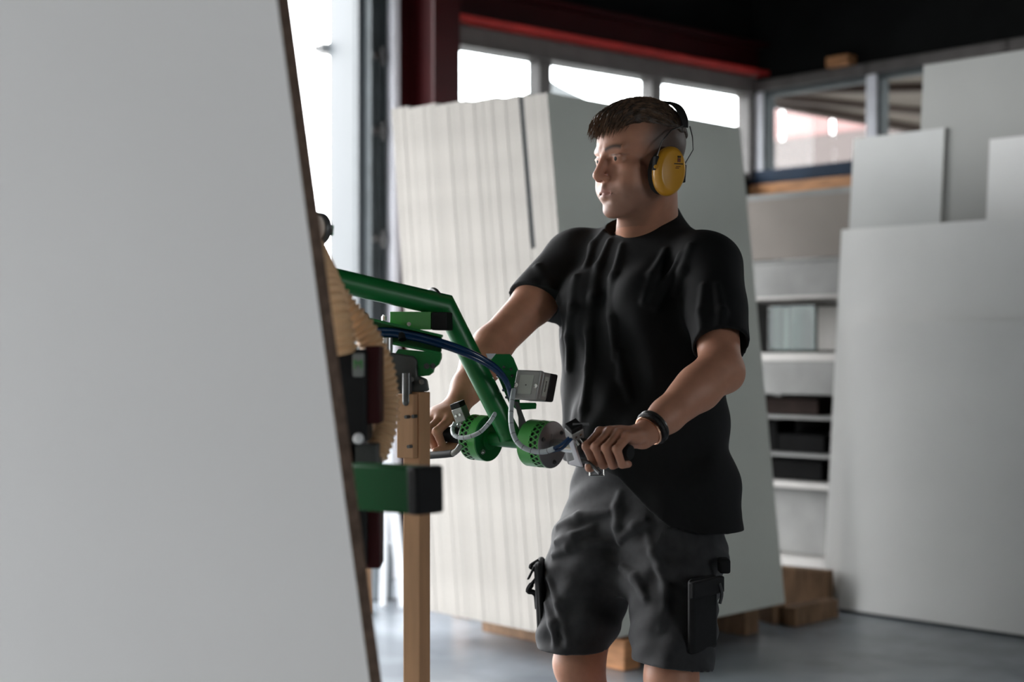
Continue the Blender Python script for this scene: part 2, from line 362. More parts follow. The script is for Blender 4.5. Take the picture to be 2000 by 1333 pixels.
for i in range(14):
    b = MB(); rbox(b, -8.7 + i * .95, -8.7 + i * .95 + .88, 4.68, 5.6, -11.55, -11.48); b.build('panel', M_pink, nb, bevel=.01)
# curved roof seen through the middle pane
mb = MB(); cc = V3(.43, 24, 0); pr = []
for i in range(17):
    t = i / 16; pr.append((1.3 * t, 5.98 - .62 * t - 0.25 * t * (1 - t)))
pr = [(0, -.17)] + pr + [(1.3, -.17)]
mb.prism(pr, cc, V3(1, 0, 0), UP, V3(0, 9, 0)); tag(mb.build('curved_hall', M_roof), 'pale grey hall with a sweeping curved roof far outside the middle pane', 'building')
# ---------------------------------------------------------------- board stack behind the man
def board_mesh(name, L, T, H, face, edge):
    """L along x, T along y (front face at y=0, back at y=T), H along z"""
    b = MB(); b.obox(V3(L / 2, T / 2, H / 2), V3(L / 2, 0, 0), V3(0, T / 2, 0), V3(0, 0, H / 2))
    me = bpy.data.meshes.new(name); me.from_pydata(b.v, [], b.f)
    me.materials.append(face); me.materials.append(edge); me.update()
    for p in me.polygons: p.material_index = 0 if abs(p.normal.y) > .5 else 1
    return me
def place_board(name, me, origin, u, t, lean, H, roll=0.0):
    """origin: front bottom corner; u along the board, t backwards; lean: backward shift of the top"""
    th = math.asin(lean / H); u3 = unit(u); t3 = unit(t)
    z3 = unit(UP * math.cos(th) + t3 * math.sin(th)); y3 = unit(t3 * math.cos(th) - UP * math.sin(th))
    Mx = Matrix(((u3[0], y3[0], z3[0], origin[0]), (u3[1], y3[1], z3[1], origin[1]), (u3[2], y3[2], z3[2], origin[2]), (0, 0, 0, 1)))
    o = bpy.data.objects.new(name, me); COL.objects.link(o); o.matrix_world = Mx; WLOC[o.name] = np.array(origin)
    return o
SU = unit(V3(0.72, 0.694, 0)); ST = unit(V3(-0.694, 0.72, 0))
S0 = V3(0.301, 5.30, 0.128)
NB = 36; TT = 0.97; T1 = TT / NB
mids = {}
ORD = ['first'] + 'first second third fourth fifth sixth seventh eighth ninth tenth eleventh twelfth thirteenth fourteenth fifteenth sixteenth seventeenth eighteenth nineteenth twentieth twenty-first twenty-second twenty-third twenty-fourth twenty-fifth twenty-sixth twenty-seventh twenty-eighth twenty-ninth thirtieth'.split()[1:]
M_gap_shade = mat('gap_shade_black', (.02, .024, .024), .6, var=.2, scale=20, spec=.2)  # near-black standing for the shade deep in the stack's gap
rs = random.Random(3)
for i in range(NB):
    f = i / (NB - 1)
    gap = 0.0
    lean = 0.24 * (1 - f) + 0.215 * f
    if i >= 3: lean += 0.0
    H = 2.10 + .05 * f
    if i == 5: H = 1.50; lean *= 1.5 / 2.107                       # one short panel: a dark strip stands for the shade in the gap above
    key = (i == 0, round(H, 2))
    if key not in mids: mids[key] = board_mesh('stacked_panel', 1.22, T1 - .0011, round(H, 2), M_green_w if i == 0 else M_white, M_chip)
    off = 0 if i == 0 else rs.uniform(-.0015, .002)
    o = place_board('chipboard_sheet', mids[key], S0 + ST * (T1 * i) + SU * off + UP * 0.0, SU, ST, lean, round(H, 2))
    nth = ORD[i] if i < 5 else ORD[i - 6]
    if i == 0: lab = 'pale grey-green faced panel at the front of the leaning stack behind the man'
    elif i == NB - 1: lab = 'rearmost chipboard panel of the leaning stack, nearest the red column'
    elif i == 5: lab = 'short chipboard panel sunk in the leaning stack below the black spacer strip'
    elif i == 4: lab = 'raw-edged chipboard panel just in front of the black spacer strip in the leaning stack'
    elif i < 5: lab = 'raw-edged chipboard panel, %s from the front of the leaning stack' % nth
    else: lab = 'raw-edged chipboard panel, %s behind the black spacer strip in the leaning stack' % nth
    tag(o, lab, 'board', 'panels of the leaning stack')
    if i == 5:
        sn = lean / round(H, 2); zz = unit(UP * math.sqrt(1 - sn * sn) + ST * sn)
        sm = board_mesh('shade', .05, T1 - .0015, .60, M_gap_shade, M_gap_shade)
        tag(place_board('gap_shade_strip', sm, S0 + ST * (T1 * i) + SU * .003 + zz * 1.502, SU, ST, sn * .60, .60), 'black spacer strip added for the dark gap at the top of the leaning panel stack', 'strip')
# prop behind the stack and bearers below it
mb = MB(); q = S0 + ST * (TT + .16) + SU * .5; q[2] = 0
mb.bar(q + UP * .0 + ST * .10, q + UP * 2.05 + ST * .10, .12, .12, up=SU); mb.bar(q + UP * 1.9, q + UP * 1.9 + ST * .1, .06, .06)
tag(mb.build('stack_prop', M_timber_d, bevel=.004), 'timber prop the leaning panel stack rests against', 'timber')
for u0, lab in ((.58, 'pine bearer under the middle of the panel stack'), (1.08, 'pine bearer under the far end of the panel stack')):
    mb = MB(); a = S0 + SU * u0 - ST * .01; a[2] = .058; e = S0 + SU * u0 + ST * (TT - .02); e[2] = .058
    mb.bar(a + ST * .08, e, .10, .114); tag(mb.build('timber_bearer', M_timber_d, bevel=.005), lab, 'timber')  # darker timber tone stands for the shade under the stack
mb = MB(); a = S0 + SU * .2 - ST * .02; a[2] = .06; e = S0 + SU * .2 + ST * .25; e[2] = .06; mb.bar(a, e, .09, .118)
tag(mb.build('timber_block', M_timber, bevel=.005), 'short orange pine block under the stack seen between the man\'s legs', 'wood block')
mb = MB(); a = S0 + SU * .34 + ST * .35; a[2] = .06; e = S0 + SU * .34 + ST * .93; e[2] = .06; mb.bar(a, e, .09, .118)
tag(mb.build('timber_bearer', M_timber_d, bevel=.005), 'timber bearer under the stack, darkened for the shadow there', 'timber')  # timber colour darkened here as well for the under-stack shade
# timber frame on the floor right of the stack
def beam(a, b, w, h, lab, m=None, name='timber_beam'):
    x = MB(); x.bar(np.array([a[0], a[1], a[2] + h / 2]), np.array([b[0], b[1], b[2] + h / 2]), w, h)
    return tag(x.build(name, m or M_timber_d, bevel=.005), lab, 'timber')
beam((1.225, 6.29, 0), (1.47, 6.53, 0), .07, .085, 'short floor timber pointing towards the leaning white boards')
beam((1.19, 6.34, 0), (1.05, 6.72, 0), .07, .085, 'floor timber running back below the end of the panel stack')
beam((1.21, 6.86, 0), (1.49, 6.66, 0), .08, .19, 'upright timber block at the back of the floor timbers')

# ---------------------------------------------------------------- white boards leaning at the right
GR = unit(V3(0.709, -0.705, 0)); GT = unit(V3(0.705, 0.709, 0))
G0 = V3(1.522, 6.66, 0.014)
def gboard(a, t, H, L, lean, lab, m=M_white):
    me = board_mesh('leaning_panel', L, .018, H, m, M_chip)
    return tag(place_board('melamine_board', me, G0 + GR * a + GT * t, GR, GT, lean, H), lab, 'board', 'white boards leaning at the right')
gboard(0.0, 0.0, 1.345, 1.75, .115, 'lowest white board at the front of the group leaning at the right')
gboard(-.10, .035, 1.80, 1.05, .165, 'mid-height white board just behind the lowest leaning one')
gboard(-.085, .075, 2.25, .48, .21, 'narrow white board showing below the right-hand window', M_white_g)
gboard(.62, .075, 2.17, 1.2, .20, 'white board at the right picture edge in front of the tallest one')
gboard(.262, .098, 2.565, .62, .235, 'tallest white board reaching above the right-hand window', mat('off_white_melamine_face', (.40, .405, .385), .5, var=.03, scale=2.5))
mb = MB(); mb.bar(G0 + GR * .02 + GT * .085 - UP * .007, G0 + GR * 1.8 + GT * .085 - UP * .007, .15, .013); tag(mb.build('shadow_line_lath', M_gasket), 'thin lath added under the leaning white boards, dark as the shadow line there', 'lath')  # added lath, coloured dark to draw the shadow line at the floor

# ---------------------------------------------------------------- rack behind the white boards
M_rack = mat('grey_rack_panel', (0.30, 0.30, 0.29), 0.6, var=0.12, scale=5)
M_rack_l = mat('pale_shelf_board', (0.62, 0.60, 0.57), 0.5, var=0.05, scale=5)
M_beige = mat('greyish_beige_panel', (0.26, 0.23, 0.205), 0.6, var=0.06, scale=3)
M_dark = mat('dark_plastic', (0.006, 0.006, 0.006), 0.6, var=0.2, scale=8, spec=.05)
M_brownbox = mat('dark_brown_card', (0.03, 0.02, 0.017), 0.7, var=0.2, scale=8, spec=.1)
K0 = V3(1.12, 7.52, 0)
rk = tag(empty('storage_rack', K0 + GR * .7 + GT * .25), 'tall grey storage rack behind the leaning white boards', 'rack')
def kbox(a0, a1, t0, t1, z0, z1, name, m, parent=None, bevel=.003):
    x = MB(); x.obox(K0 + GR * (a0 + a1) / 2 + GT * (t0 + t1) / 2 + UP * (z0 + z1) / 2, GR * (a1 - a0) / 2, GT * (t1 - t0) / 2, UP * (z1 - z0) / 2)
    return x.build(name, m, parent, bevel=bevel)
KL = 1.9
for z0, z1, m in ((.125, .175, M_rack_l), (.525, .555, M_rack_l), (.683, .698, M_rack), (.875, .89, M_rack), (1.168, 1.21, M_rack_l), (1.485, 1.50, M_rack_l), (1.67, 1.685, M_rack), (2.0, 2.03, M_rack)):
    kbox(0, KL, 0, .5, z0, z1, 'shelf', m, rk)
for a in (0.0, KL - .04):
    for t in (.0, .46): kbox(a, a + .04, t, t + .04, 0, 2.03, 'upright', M_rack, rk)
kbox(0, KL, .485, .5, 0, 1.16, 'back_panel', M_dark, rk); kbox(0, KL, .485, .5, 1.2, 2.0, 'back_panel', M_rack_l, rk)
kbox(.02, KL, .0, .014, 1.69, 2.0, 'fascia', M_beige, rk); kbox(.02, KL, .0, .014, 1.502, 1.668, 'fascia', M_rack, rk)
kbox(.02, KL, .0, .014, 1.0, 1.166, 'fascia', M_rack, rk); kbox(.02, KL, .1, .114, .18, .52, 'fascia', M_rack, rk)
for (a0, a1, t0, t1, z0, z1, nm, m, lab, cat) in [
    (.06, .15, .1, .3, .892, .98, 'parts_bin', M_dark, 'black parts bin at the left of the narrow upper rack shelf', 'bin'),
    (.18, .50, .12, .4, .892, .975, 'cardboard_box', M_brownbox, 'low brown box beside the black bin on the narrow rack shelf', 'box'),
    (.05, .13, .1, .3, .70, .83, 'tin_can', M_rack, 'grey tin on the middle rack shelf', 'can'),
    (.16, .25, .12, .3, .70, .86, 'parts_bin', M_dark, 'tall black bin next to the grey tin', 'bin'),
    (.27, .55, .1, .4, .70, .79, 'parts_bin', M_dark, 'wide low black bin on the middle rack shelf', 'bin'),
    (.04, .55, .08, .42, .558, .66, 'storage_crate', M_dark, 'long black crate on the shelf above the grey panel', 'crate'),
    (.05, .50, .06, .4, .005, .115, 'storage_crate', M_dark, 'black crate on the floor inside the rack', 'crate')]:
    tag(kbox(a0, a1, t0, t1, z0, z1, nm, m), lab, cat)
# dark framed glass case on the bright shelf
gc = tag(empty('glass_case', K0 + GR * .36 + GT * .2 + UP * 1.211), 'small dark-framed glass case on the bright rack shelf', 'case')
kbox(.21, .52, .08, .30, 1.211, 1.225, 'base', M_dark, gc); kbox(.21, .52, .08, .30, 1.455, 1.468, 'lid', M_dark, gc)
for a in (.21, .508):
    for t in (.08, .288): kbox(a, a + .012, t, t + .012, 1.225, 1.455, 'corner_post', M_dark, gc)
kbox(.222, .508, .084, .087, 1.225, 1.455, 'pane', glass('greenish_pane', (.42, .52, .50), .02), gc)
x = MB(); c = K0 + GR * .36 + GT * .2; x.lathe([(.05, 1.226), (.055, 1.24), (.055, 1.36), (.035, 1.40), (.035, 1.43)], c, UP, 20); tag(x.build('glass_jar', mat('pale_ceramic', (.5, .52, .5), .25), loc=c), 'pale jar standing inside the dark-framed glass case', 'jar')

# ---------------------------------------------------------------- strips leaning by the gate
M_pstrip = mat('pale_painted_strip', (0.55, 0.58, 0.62), 0.5, var=0.06, scale=4)
def lean_strip(px0, d0, px1, ptop, d1, w, t, lab, m):
    a = P(px0, 0, d0); a[2] = .0; e = P(px1, ptop, d1)
    x = MB(); x.bar(a, e, w, t, up=unit(V3(-.3, -1, 0))); return tag(x.build('trim_strip', m, bevel=.003), lab, 'strip')
lean_strip(748, 6.75, 757, 790, 7.05, .036, .02, 'narrow white strip leaning by the gate jamb', M_pstrip)
lean_strip(790, 6.75, 752, 850, 6.98, .055, .02, 'wider white strip crossing over and leaning by the gate jamb', M_pstrip)
x = MB(); a = P(714, 0, 6.6); a[2] = 0; x.bar(a, a + V3(-.01, .2, .75), .05, .035, up=V3(0, -1, 0)); tag(x.build('timber_offcut', M_timber_d), 'brown timber offcut leaning beside the white strips', 'timber')
x = MB(); a = P(733, 0, 7.0); a[2] = 0; x.lathe([(.075, 0), (.085, .01), (.09, .25), (.094, .26), (.094, .275), (.088, .275)], a, UP, 24); tag(x.build('waste_bin', mat('grey_bin_plastic', (.22, .25, .27), .5)), 'small grey bin behind the white strips', 'bin')

# ---------------------------------------------------------------- big board held in the foreground
FU = unit(V3(-0.54, 0.36, 0)); FT = unit(V3(0.36, 0.54, 0))       # along the board from its right edge, and backwards
HB = 2.5; FT_T = .025
# right edge fitted: picture x 541 at the top of the frame, 722 at its foot
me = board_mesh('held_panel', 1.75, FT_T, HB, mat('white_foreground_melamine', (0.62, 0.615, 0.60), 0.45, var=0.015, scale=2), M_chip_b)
p_lo = P(722, 1333, 1.97); p_hi = P(541, 0, 1.83)
zl = unit(p_hi - p_lo); org = p_lo - zl * ((p_lo[2] - .004) / zl[2])
y3 = unit(np.cross(zl, FU)); y3 = y3 if np.dot(y3, FT) > 0 else -y3
u3 = unit(np.cross(y3, zl)); u3 = u3 if np.dot(u3, FU) > 0 else -u3
if np.dot(np.cross(u3, y3), zl) < 0:
    # mirror so that x runs from the far end to the visible edge
    org2 = org + u3 * 1.75; u3 = -u3
else: org2 = org
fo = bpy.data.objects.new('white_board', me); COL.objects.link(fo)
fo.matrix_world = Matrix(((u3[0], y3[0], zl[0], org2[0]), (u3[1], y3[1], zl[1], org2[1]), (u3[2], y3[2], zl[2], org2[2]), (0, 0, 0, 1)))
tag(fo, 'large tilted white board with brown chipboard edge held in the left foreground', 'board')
zmin = min((fo.matrix_world @ Vector(v.co)).z for v in me.vertices)
BOARD_EDGE = (p_lo, p_hi, y3, FU)
# ---------------------------------------------------------------- wooden post and the vacuum lifter
M_mdf = mat('brown_wood_post', (0.44, 0.245, 0.13), 0.6, var=0.12, scale=25, stretch=(1, 1, .15), bump=.08)
M_green = mat('green_gloss_paint', (0.006, 0.13, 0.028), 0.36, var=0.08, scale=6, spec=.35)
M_green_d = mat('green_gloss_paint_bracket', (0.010, 0.14, 0.035), 0.33, var=0.1, scale=8)
M_green_b = mat('bright_green_gloss_paint', (0.06, 0.29, 0.06), 0.3, var=0.08, scale=8, coat=.2)
M_blk = mat('black_rubber', (0.007, 0.007, 0.0075), 0.6, var=0.2, scale=20, spec=.25)
M_grey = mat('grey_cast_aluminium', (0.30, 0.30, 0.29), 0.45, metal=.5, var=0.08, scale=20)
M_grey_d = mat('dark_grey_casting', (0.07, 0.072, 0.07), 0.5, metal=.3, var=0.12, scale=14)
M_capgrey = mat('grey_plate', (0.20, 0.195, 0.195), 0.5, metal=.3, var=0.05, scale=12)
M_sticker = mat('pale_sticker', (0.40, 0.42, 0.38), 0.4, var=.06, scale=20)
M_hose = mat('tan_corrugated_hose', (0.66, 0.42, 0.235), 0.45, var=.08, scale=12)
M_bluehose = mat('blue_air_hose', (0.006, 0.03, 0.085), 0.22, var=.1, scale=10, coat=.4)
M_cable = mat('grey_spiral_wrap', (0.42, 0.46, 0.48), 0.35, var=.05, scale=20)
M_redp = mat('dark_red_plate', (0.035, 0.003, 0.004), 0.5, var=.15, scale=9, spec=.2)
M_green_s = mat('green_satin_paint', (0.003, 0.085, 0.02), 0.5, var=.08, scale=6, spec=.1)
M_plate = mat('dull_white_plate', (.20, .21, .20), .5, var=.05)
M_chrome = mat('bright_zinc', (0.62, 0.62, 0.60), 0.25, metal=1, var=.05, scale=20)

post_c = P(814, 0, 2.78); post_c[2] = 0
pu = unit(V3(.86, -.5, 0)); pv = unit(V3(.5, .86, 0))
po = tag(empty('wooden_post', post_c), 'square brown wooden post standing under the lifter clamp', 'post')
b = MB(); b.obox(post_c + UP * .567, pu * .0195, pv * .019, UP * .567); b.build('shaft', M_mdf, po, bevel=.002)
zt, zb = P(0, 770, 2.75)[2], P(0, 896, 2.75)[2]
pl = MB(); pl.obox(post_c - pv * .027 - pu * .004 + UP * (zt + zb) / 2, pu * .0195, pv * .0075, UP * (zt - zb) / 2); plo = pl.build('cleat', M_mdf, po, bevel=.002)
for px, py in ((792, 815), (806, 814), (797, 873)):
    q = P(px, py, 2.735); sb = MB(); sb.cyl(q, q + pv * .012, .0035, n=10); sb.build('screw', M_dsteel, plo)

root = V3(-.47, 2.68, 0)
vl = tag(empty('vacuum_lifter', root), 'green tubular vacuum lifter with perforated twin handle drums gripping the board', 'lifter')
# main arm: upper tube, mitred elbow, down tube
G = unit(V3(.79, -.62, -.04)); H0 = P(1045, 866, 2.9)
hp = lambda t: H0 + G * t
E = P(869, 597, 2.90); A0 = P(545, 522, 2.67); J = hp(-.0575)
b = MB(); b.tube([A0, E, J + unit(J - E) * -.012], .0228, 28, mitre=True); arm = b.build('arm_tube', M_green, vl, sharp=35)
b = MB(); b.tube([J + unit(E - J) * .022, J + unit(E - J) * .010], [.0228, .026], 24); b.build('weld_collar', M_green, arm)
b = MB(); b.cyl(hp(-.118), hp(-.012), .0150, n=28); b.lathe([(.0150, 0), (.024, .001), (.024, .006), (.0150, .008)], hp(-.122), G, 28); b.lathe([(.0150, 0), (.02, .002), (.02, .008)], hp(-.020), G, 28); b.build('cross_tube', M_green, vl)
# perforated drums: a band with two rows of round holes, solid wall, end plate
gu = unit(np.cross(G, UP)); gv = np.cross(gu, G)
def holes_band(mb, t0, t1, R, N, ph, mi=0, rh=.0042):
    w = 2 * math.pi / N; ht = t1 - t0
    for k in range(N):
        a0 = w * (k + ph)
        pt = lambda s, t: hp(t) + (gu * math.cos(s) + gv * math.sin(s)) * R
        ac, tc = a0 + w / 2, (t0 + t1) / 2; n = 12
        inn = [(ac + rh / R * math.cos(2 * math.pi * j / n), tc + rh * math.sin(2 * math.pi * j / n)) for j in range(n)]
        out = []
        for j in range(n):
            c, s_ = math.cos(2 * math.pi * j / n), math.sin(2 * math.pi * j / n); q = max(abs(c), abs(s_))
            out.append((ac + c / q * w / 2, tc + s_ / q * ht / 2))
        vs = [pt(*p) for p in out] + [pt(*p) for p in inn]
        mb.add(vs, [(j, (j + 1) % n, n + (j + 1) % n, n + j) for j in range(n)], mi, True)
def drum(tin, tout, name):
    R = .048; sg = 1 if tout > tin else -1
    p = MB(); th1 = tout - sg * .002; r1 = th1 - sg * .0105; r2 = r1 - sg * .0105
    p.lathe([(R, 0), (R, abs(r2 - tin))], hp(tin), G * sg, 48)
    holes_band(p, min(th1, r1), max(th1, r1), R, 26, 0); holes_band(p, min(r1, r2), max(r1, r2), R, 26, .5)
    p.lathe([(R - .0012, 0), (R, .0004), (R, .002), (R - .0012, .0022)], hp(th1), G * sg, 48)
    d = p.build(name, M_green_b, vl, sharp=50)
    q = MB(); q.lathe([(R - .003, 0), (R - .003, abs(tout - tin) - .002)], hp(tin + sg * .001), G * sg, 36); q.build('core', M_blk, d)
    return d
dr = drum(-.0105, .0426, 'handle_drum')
q = MB(); q.lathe([(.0, 0), (.0475, 0), (.0475, .0015), (.0465, .0022), (0.001, .0022)], hp(.0426), G, 48); cap = q.build('end_plate', M_capgrey, dr)
q = MB()
for a in (20, 140, 260):
    q = MB(); q.hexbolt(hp(.0445) + (gu * math.cos(math.radians(a)) + gv * math.sin(math.radians(a))) * .036, G, .0045, .003); q.build('cap_bolt', M_dsteel, dr)
q = MB(); q.bar(hp(.045) + gv * -.012 + gu * .004, hp(.045) + gv * .022 + gu * .002, .008, .004, up=G); q.build('rib', M_capgrey, dr)
dl = drum(-.122, -.1635, 'handle_drum')
q = MB(); q.lathe([(.0, 0), (.0475, 0), (.0475, .002), (.0, .002)], hp(-.1215), G, 48); q.build('flange', M_green_d, dl)
for a in (75, 195, 315):
    q = MB(); q.hexbolt(hp(-.1195) + (gu * math.cos(math.radians(a)) + gv * math.sin(math.radians(a))) * .037, G, .006, .005); q.build('flange_bolt', M_chrome, dl)
q = MB(); q.lathe([(.03, 0), (.034, .003), (.034, .012), (.024, .014)], hp(-.1655), -G, 36); q.build('steel_ring', M_steel, dl)
# handle bars and grips
b = MB(); b.cyl(hp(.043), hp(.125), .0125, n=24); b.build('handle_bar', M_chrome, vl)
b = MB(); b.lathe([(.012, 0), (.0195, .004), (.0195, .012), (.0165, .016), (.0165, .112), (.014, .118)], hp(.115), G, 24); b.build('grip', M_blk, vl)
b = MB(); b.lathe([(.012, 0), (.0195, .004), (.0195, .012), (.0165, .016), (.0165, .135), (.014, .142)], hp(-.178), -G, 24); b.build('grip', M_blk, vl)
# levers below the grips
b = MB(); b.tube(spline([P(899, 871, 2.945), P(893, 880, 2.94), P(884, 886, 2.945), P(870, 888, 2.96), P(835, 890, 3.0)], 5), [.006] * 8 + [.0065] * 13, 10); lv = b.build('brake_lever', M_grey, vl)
b = MB(); b.tube(spline([P(884, 886, 2.945), P(866, 888, 2.965), P(828, 891, 3.01)], 4), .0078, 10); b.build('lever_sleeve', M_blk, lv)
b = MB(); b.prism([(0, 0), (.012, 0), (.03, -.040), (.036, -.052), (.006, -.050), (.004, -.044), (.018, -.040)], P(1112, 858, 2.80), G, gv, gu * .006); b.build('lever_plate', M_frame_l, vl, bevel=.001)
b = MB(); b.tube(spline([P(1134, 901, 2.79), P(1150, 905, 2.78), P(1172, 925, 2.75)], 4), .004, 8); b.build('brake_lever', M_dsteel, vl)
# valve blocks
def valve(c, ax, ay, az, hx, hy, hz, seed):
    r = MB(); r.obox(c, ax * hx, ay * hy, az * hz); v = r.build('valve_block', M_grey, vl, bevel=.0015)
    r = MB(); r.obox(c + az * (hz + .006), ax * hx * .95, ay * hy * .95, az * .006); r.build('valve_cap', M_blk, v, bevel=.0015)
    for k in (-.45, .35):
        r = MB(); r.cyl(c + ax * hx * k + az * hz * .2 - ay * hy, c + ax * hx * k + az * hz * .2 - ay * (hy + .002), .003, n=10); r.build('valve_screw', M_chrome, v)
    for k in (-.3, .3):
        r = MB(); e0 = c - az * hz * .75 - ay * hy + ax * hx * k; r.cyl(e0, e0 - ay * .010 - az * .004, .0042, n=10); r.build('hose_fitting', M_chrome, v)
    return v
ax = unit(V3(.80, -.5, .28)); az = unit(V3(-.35, -.05, 1)); az = unit(az - ax * np.dot(ax, az)); ay = np.cross(az, ax)
valve(P(902, 812, 2.99), ax, ay, az, .013, .012, .018, 1)
ax = unit(V3(.70, .3, .35)); az = unit(V3(.35, -.4, .9)); az = unit(az - ax * np.dot(ax, az)); ay = np.cross(az, ax)
valve(P(1122, 846, 2.80), ax, ay, az, .014, .013, .012, 2)
b = MB(); b.obox(P(1134, 829, 2.79), V3(.016, 0, 0), V3(0, .008, 0), V3(0, 0, .002)); b.build('valve_guard', M_steel, vl)
# spiral wrapped cables
def wrapped(pts, r, name, m, blue=None):
    sp = spline([P(*p) for p in pts], 10); b = MB(); b.tube(sp, r, 12); c = b.build(name, m, vl)
    for k in range(8, len(sp) - 4, 7):
        t = unit(sp[k + 1] - sp[k]); h = MB(); h.tube([sp[k] - t * .0006, sp[k] + t * .0006], r * 1.03, 12); h.build('wrap_seam', M_dsteel, c)
    return c
wrapped([(889, 826, 2.955), (884, 838, 2.95), (886, 849, 2.93), (897, 855, 2.915), (915, 854, 2.90), (938, 844, 2.89), (958, 823, 2.895), (968, 806, 2.91)], .0045, 'wrapped_cable', M_cable)
wrapped([(1003, 762, 2.88), (999, 790, 2.85), (998, 822, 2.83), (1003, 850, 2.82), (1016, 870, 2.81), (1038, 881, 2.80), (1062, 883, 2.79), (1082, 877, 2.78)], .0052, 'wrapped_cable', M_cable)
b = MB(); b.tube(spline([P(1080, 877, 2.78), P(1096, 869, 2.775), P(1112, 855, 2.775)], 6), .0032, 10); b.build('air_hose', M_bluehose, vl)
b = MB(); b.tube(spline([P(1079, 882, 2.785), P(1098, 876, 2.78), P(1117, 857, 2.775)], 6), .0032, 10); b.build('air_hose', M_bluehose, vl)
# control box on a slotted green bracket
pol = [(955, 692), (996, 692), (1003, 700), (1012, 722), (1016, 800), (1012, 803), (995, 790), (962, 712)]
b = MB(); z0 = 2.93; b.prism([((p[0] - 1000) / F_PX * z0, -(p[1] - HOR) / F_PX * z0) for p in pol], V3(0, z0, CAM_H), V3(1, 0, 0), UP, V3(0, .004, 0)); br = b.build('control_bracket', M_green_d, vl, bevel=.001)
b = MB(); b.prism([((p[0] - 1000) / F_PX * 2.92, -(p[1] - HOR) / F_PX * 2.92) for p in [(949, 691), (969, 691), (960, 702), (953, 701)]], V3(0, 2.92, CAM_H), V3(1, 0, 0), UP, V3(0, .006, 0)); b.build('bracket_tab', M_frame_l, br)
flat_tab = [(1012, 787), (1046, 787), (1048, 790), (1047, 799), (1012, 801)]
b = MB(); b.prism([((p[0] - 1000) / F_PX * 2.93, -(p[1] - HOR) / F_PX * 2.93) for p in flat_tab], V3(0, 2.925, CAM_H), V3(1, 0, 0), UP, V3(0, .004, 0)); b.build('bracket_foot', M_green_d, br)
for px, py in ((984, 718), (998, 722), (1000, 735), (972, 735), (983, 763), (989, 777)):
    b = MB(); q = P(px, py, 2.925); b.hexbolt(q, V3(0, -1, .2), .0032, .003); b.build('bracket_screw', M_chrome, br)
cu = unit(V3(.86, -.5, -.03)); cw = unit(V3(.5, .86, -.10)); cv = unit(np.cross(cu, cw)); cv = cv if cv[2] > 0 else -cv
cv = unit(cv + V3(.11, 0, 0)); cc = P(1031, 753, 2.875)
b = MB(); b.obox(cc, cu * .0285, cv * .0305, cw * .007); bx = b.build('control_box', M_grey, vl, bevel=.003)
b = MB(); b.obox(cc + cw * .0225, cu * .0275, cv * .029, cw * .0155); b.build('box_body', M_grey, bx, bevel=.003)
b = MB(); b.obox(cc + cw * .054, cu * .0275, cv * .029, cw * .016); b.build('box_cover', M_blk, bx, bevel=.004)
b = MB(); b.obox(cc - cw * .0074 + cv * .001 - cu * .001, cu * .0155, cv * .0195, cw * .0008); st = b.build('front_label', M_sticker, bx)
b = MB(); b.cyl(cc - cw * .0082, cc - cw * .0088, .0015, n=10); b.build('label_mark', M_dsteel, st)
for sx in (-.0225, .0225):
    b = MB(); e = cc + cu * sx - cv * .001 - cw * .007; b.lathe([(.0045, 0), (.0045, .002), (.003, .0022), (.0028, .0008), (.0, .0008)], e, -cw, 16); b.build('box_screw', M_chrome, bx)
b = MB(); b.obox(cc + cw * .023 + cu * .0278 , cw * .008, cv * .020, cu * .0004); sk = b.build('side_sticker', M_sticker, bx)
for k in range(8):
    b = MB(); b.obox(cc + cw * .023 + cu * .0284 + cv * (.010 - .0028 * k), cw * .0025, cv * (.0009 if k % 3 else .0013), cu * .0002); b.build('print_mark', M_dsteel, sk)
b = MB(); b.prism([((p[0] - 1000) / F_PX * 2.9, -(p[1] - HOR) / F_PX * 2.9) for p in [(1004, 784), (1012, 784), (1018, 800), (1027, 824), (1024, 840), (1013, 838), (1012, 815)]], V3(0, 2.885, CAM_H), V3(1, 0, 0), UP, V3(0, .006, 0)); b.build('cable_bracket', M_grey_d, vl, bevel=.001)
# clamp under the tube
b = MB(); b.tube(arc(P(845, 592, 2.895), unit(np.cross(UP, unit(E - A0))), UP, .0275, -60, 240, 24), .0042, 10); b.build('u_bolt', M_dsteel, vl)
gbx = unit(V3(.97, -.22, -.01))
b = MB(); c = P(808, 627, 2.88); b.obox(c, gbx * .043, np.cross(UP, gbx) * .024, UP * .0178); mbx = b.build('mounting_box', M_green_b, vl, bevel=.001)
b = MB(); b.obox(P(864, 628, 2.865), gbx * .0155, np.cross(UP, gbx) * .0245, UP * .0182); b.build('end_cap', M_blk, mbx, bevel=.002)
b = MB(); b.hexbolt(P(799, 634, 2.855), V3(0, -1, .1), .0045, .006); b.hexbolt(P(750, 626, 2.85), UP, .005, .008); b.build('box_bolt', M_chrome, mbx)
def flat(poly, d, thick, name, m, parent, bevel=.0015):
    b = MB(); b.prism([((p[0] - 1000) / F_PX * d, -(p[1] - HOR) / F_PX * d) for p in poly], V3(0, d, CAM_H), V3(1, 0, 0), UP, V3(0, thick, 0)); return b.build(name, m, parent, bevel=bevel)
ch = flat([(722, 622), (863, 655), (862, 686), (858, 692), (738, 668), (722, 660)], 2.84, .012, 'cable_channel', M_green_d, vl)
flat([(722, 621), (863, 654), (863, 659), (722, 626)], 2.80, .05, 'channel_flange', M_green_d, ch, .0008)
flat([(738, 663), (860, 688), (860, 693), (738, 668)], 2.80, .05, 'channel_flange', M_green_d, ch, .0008)
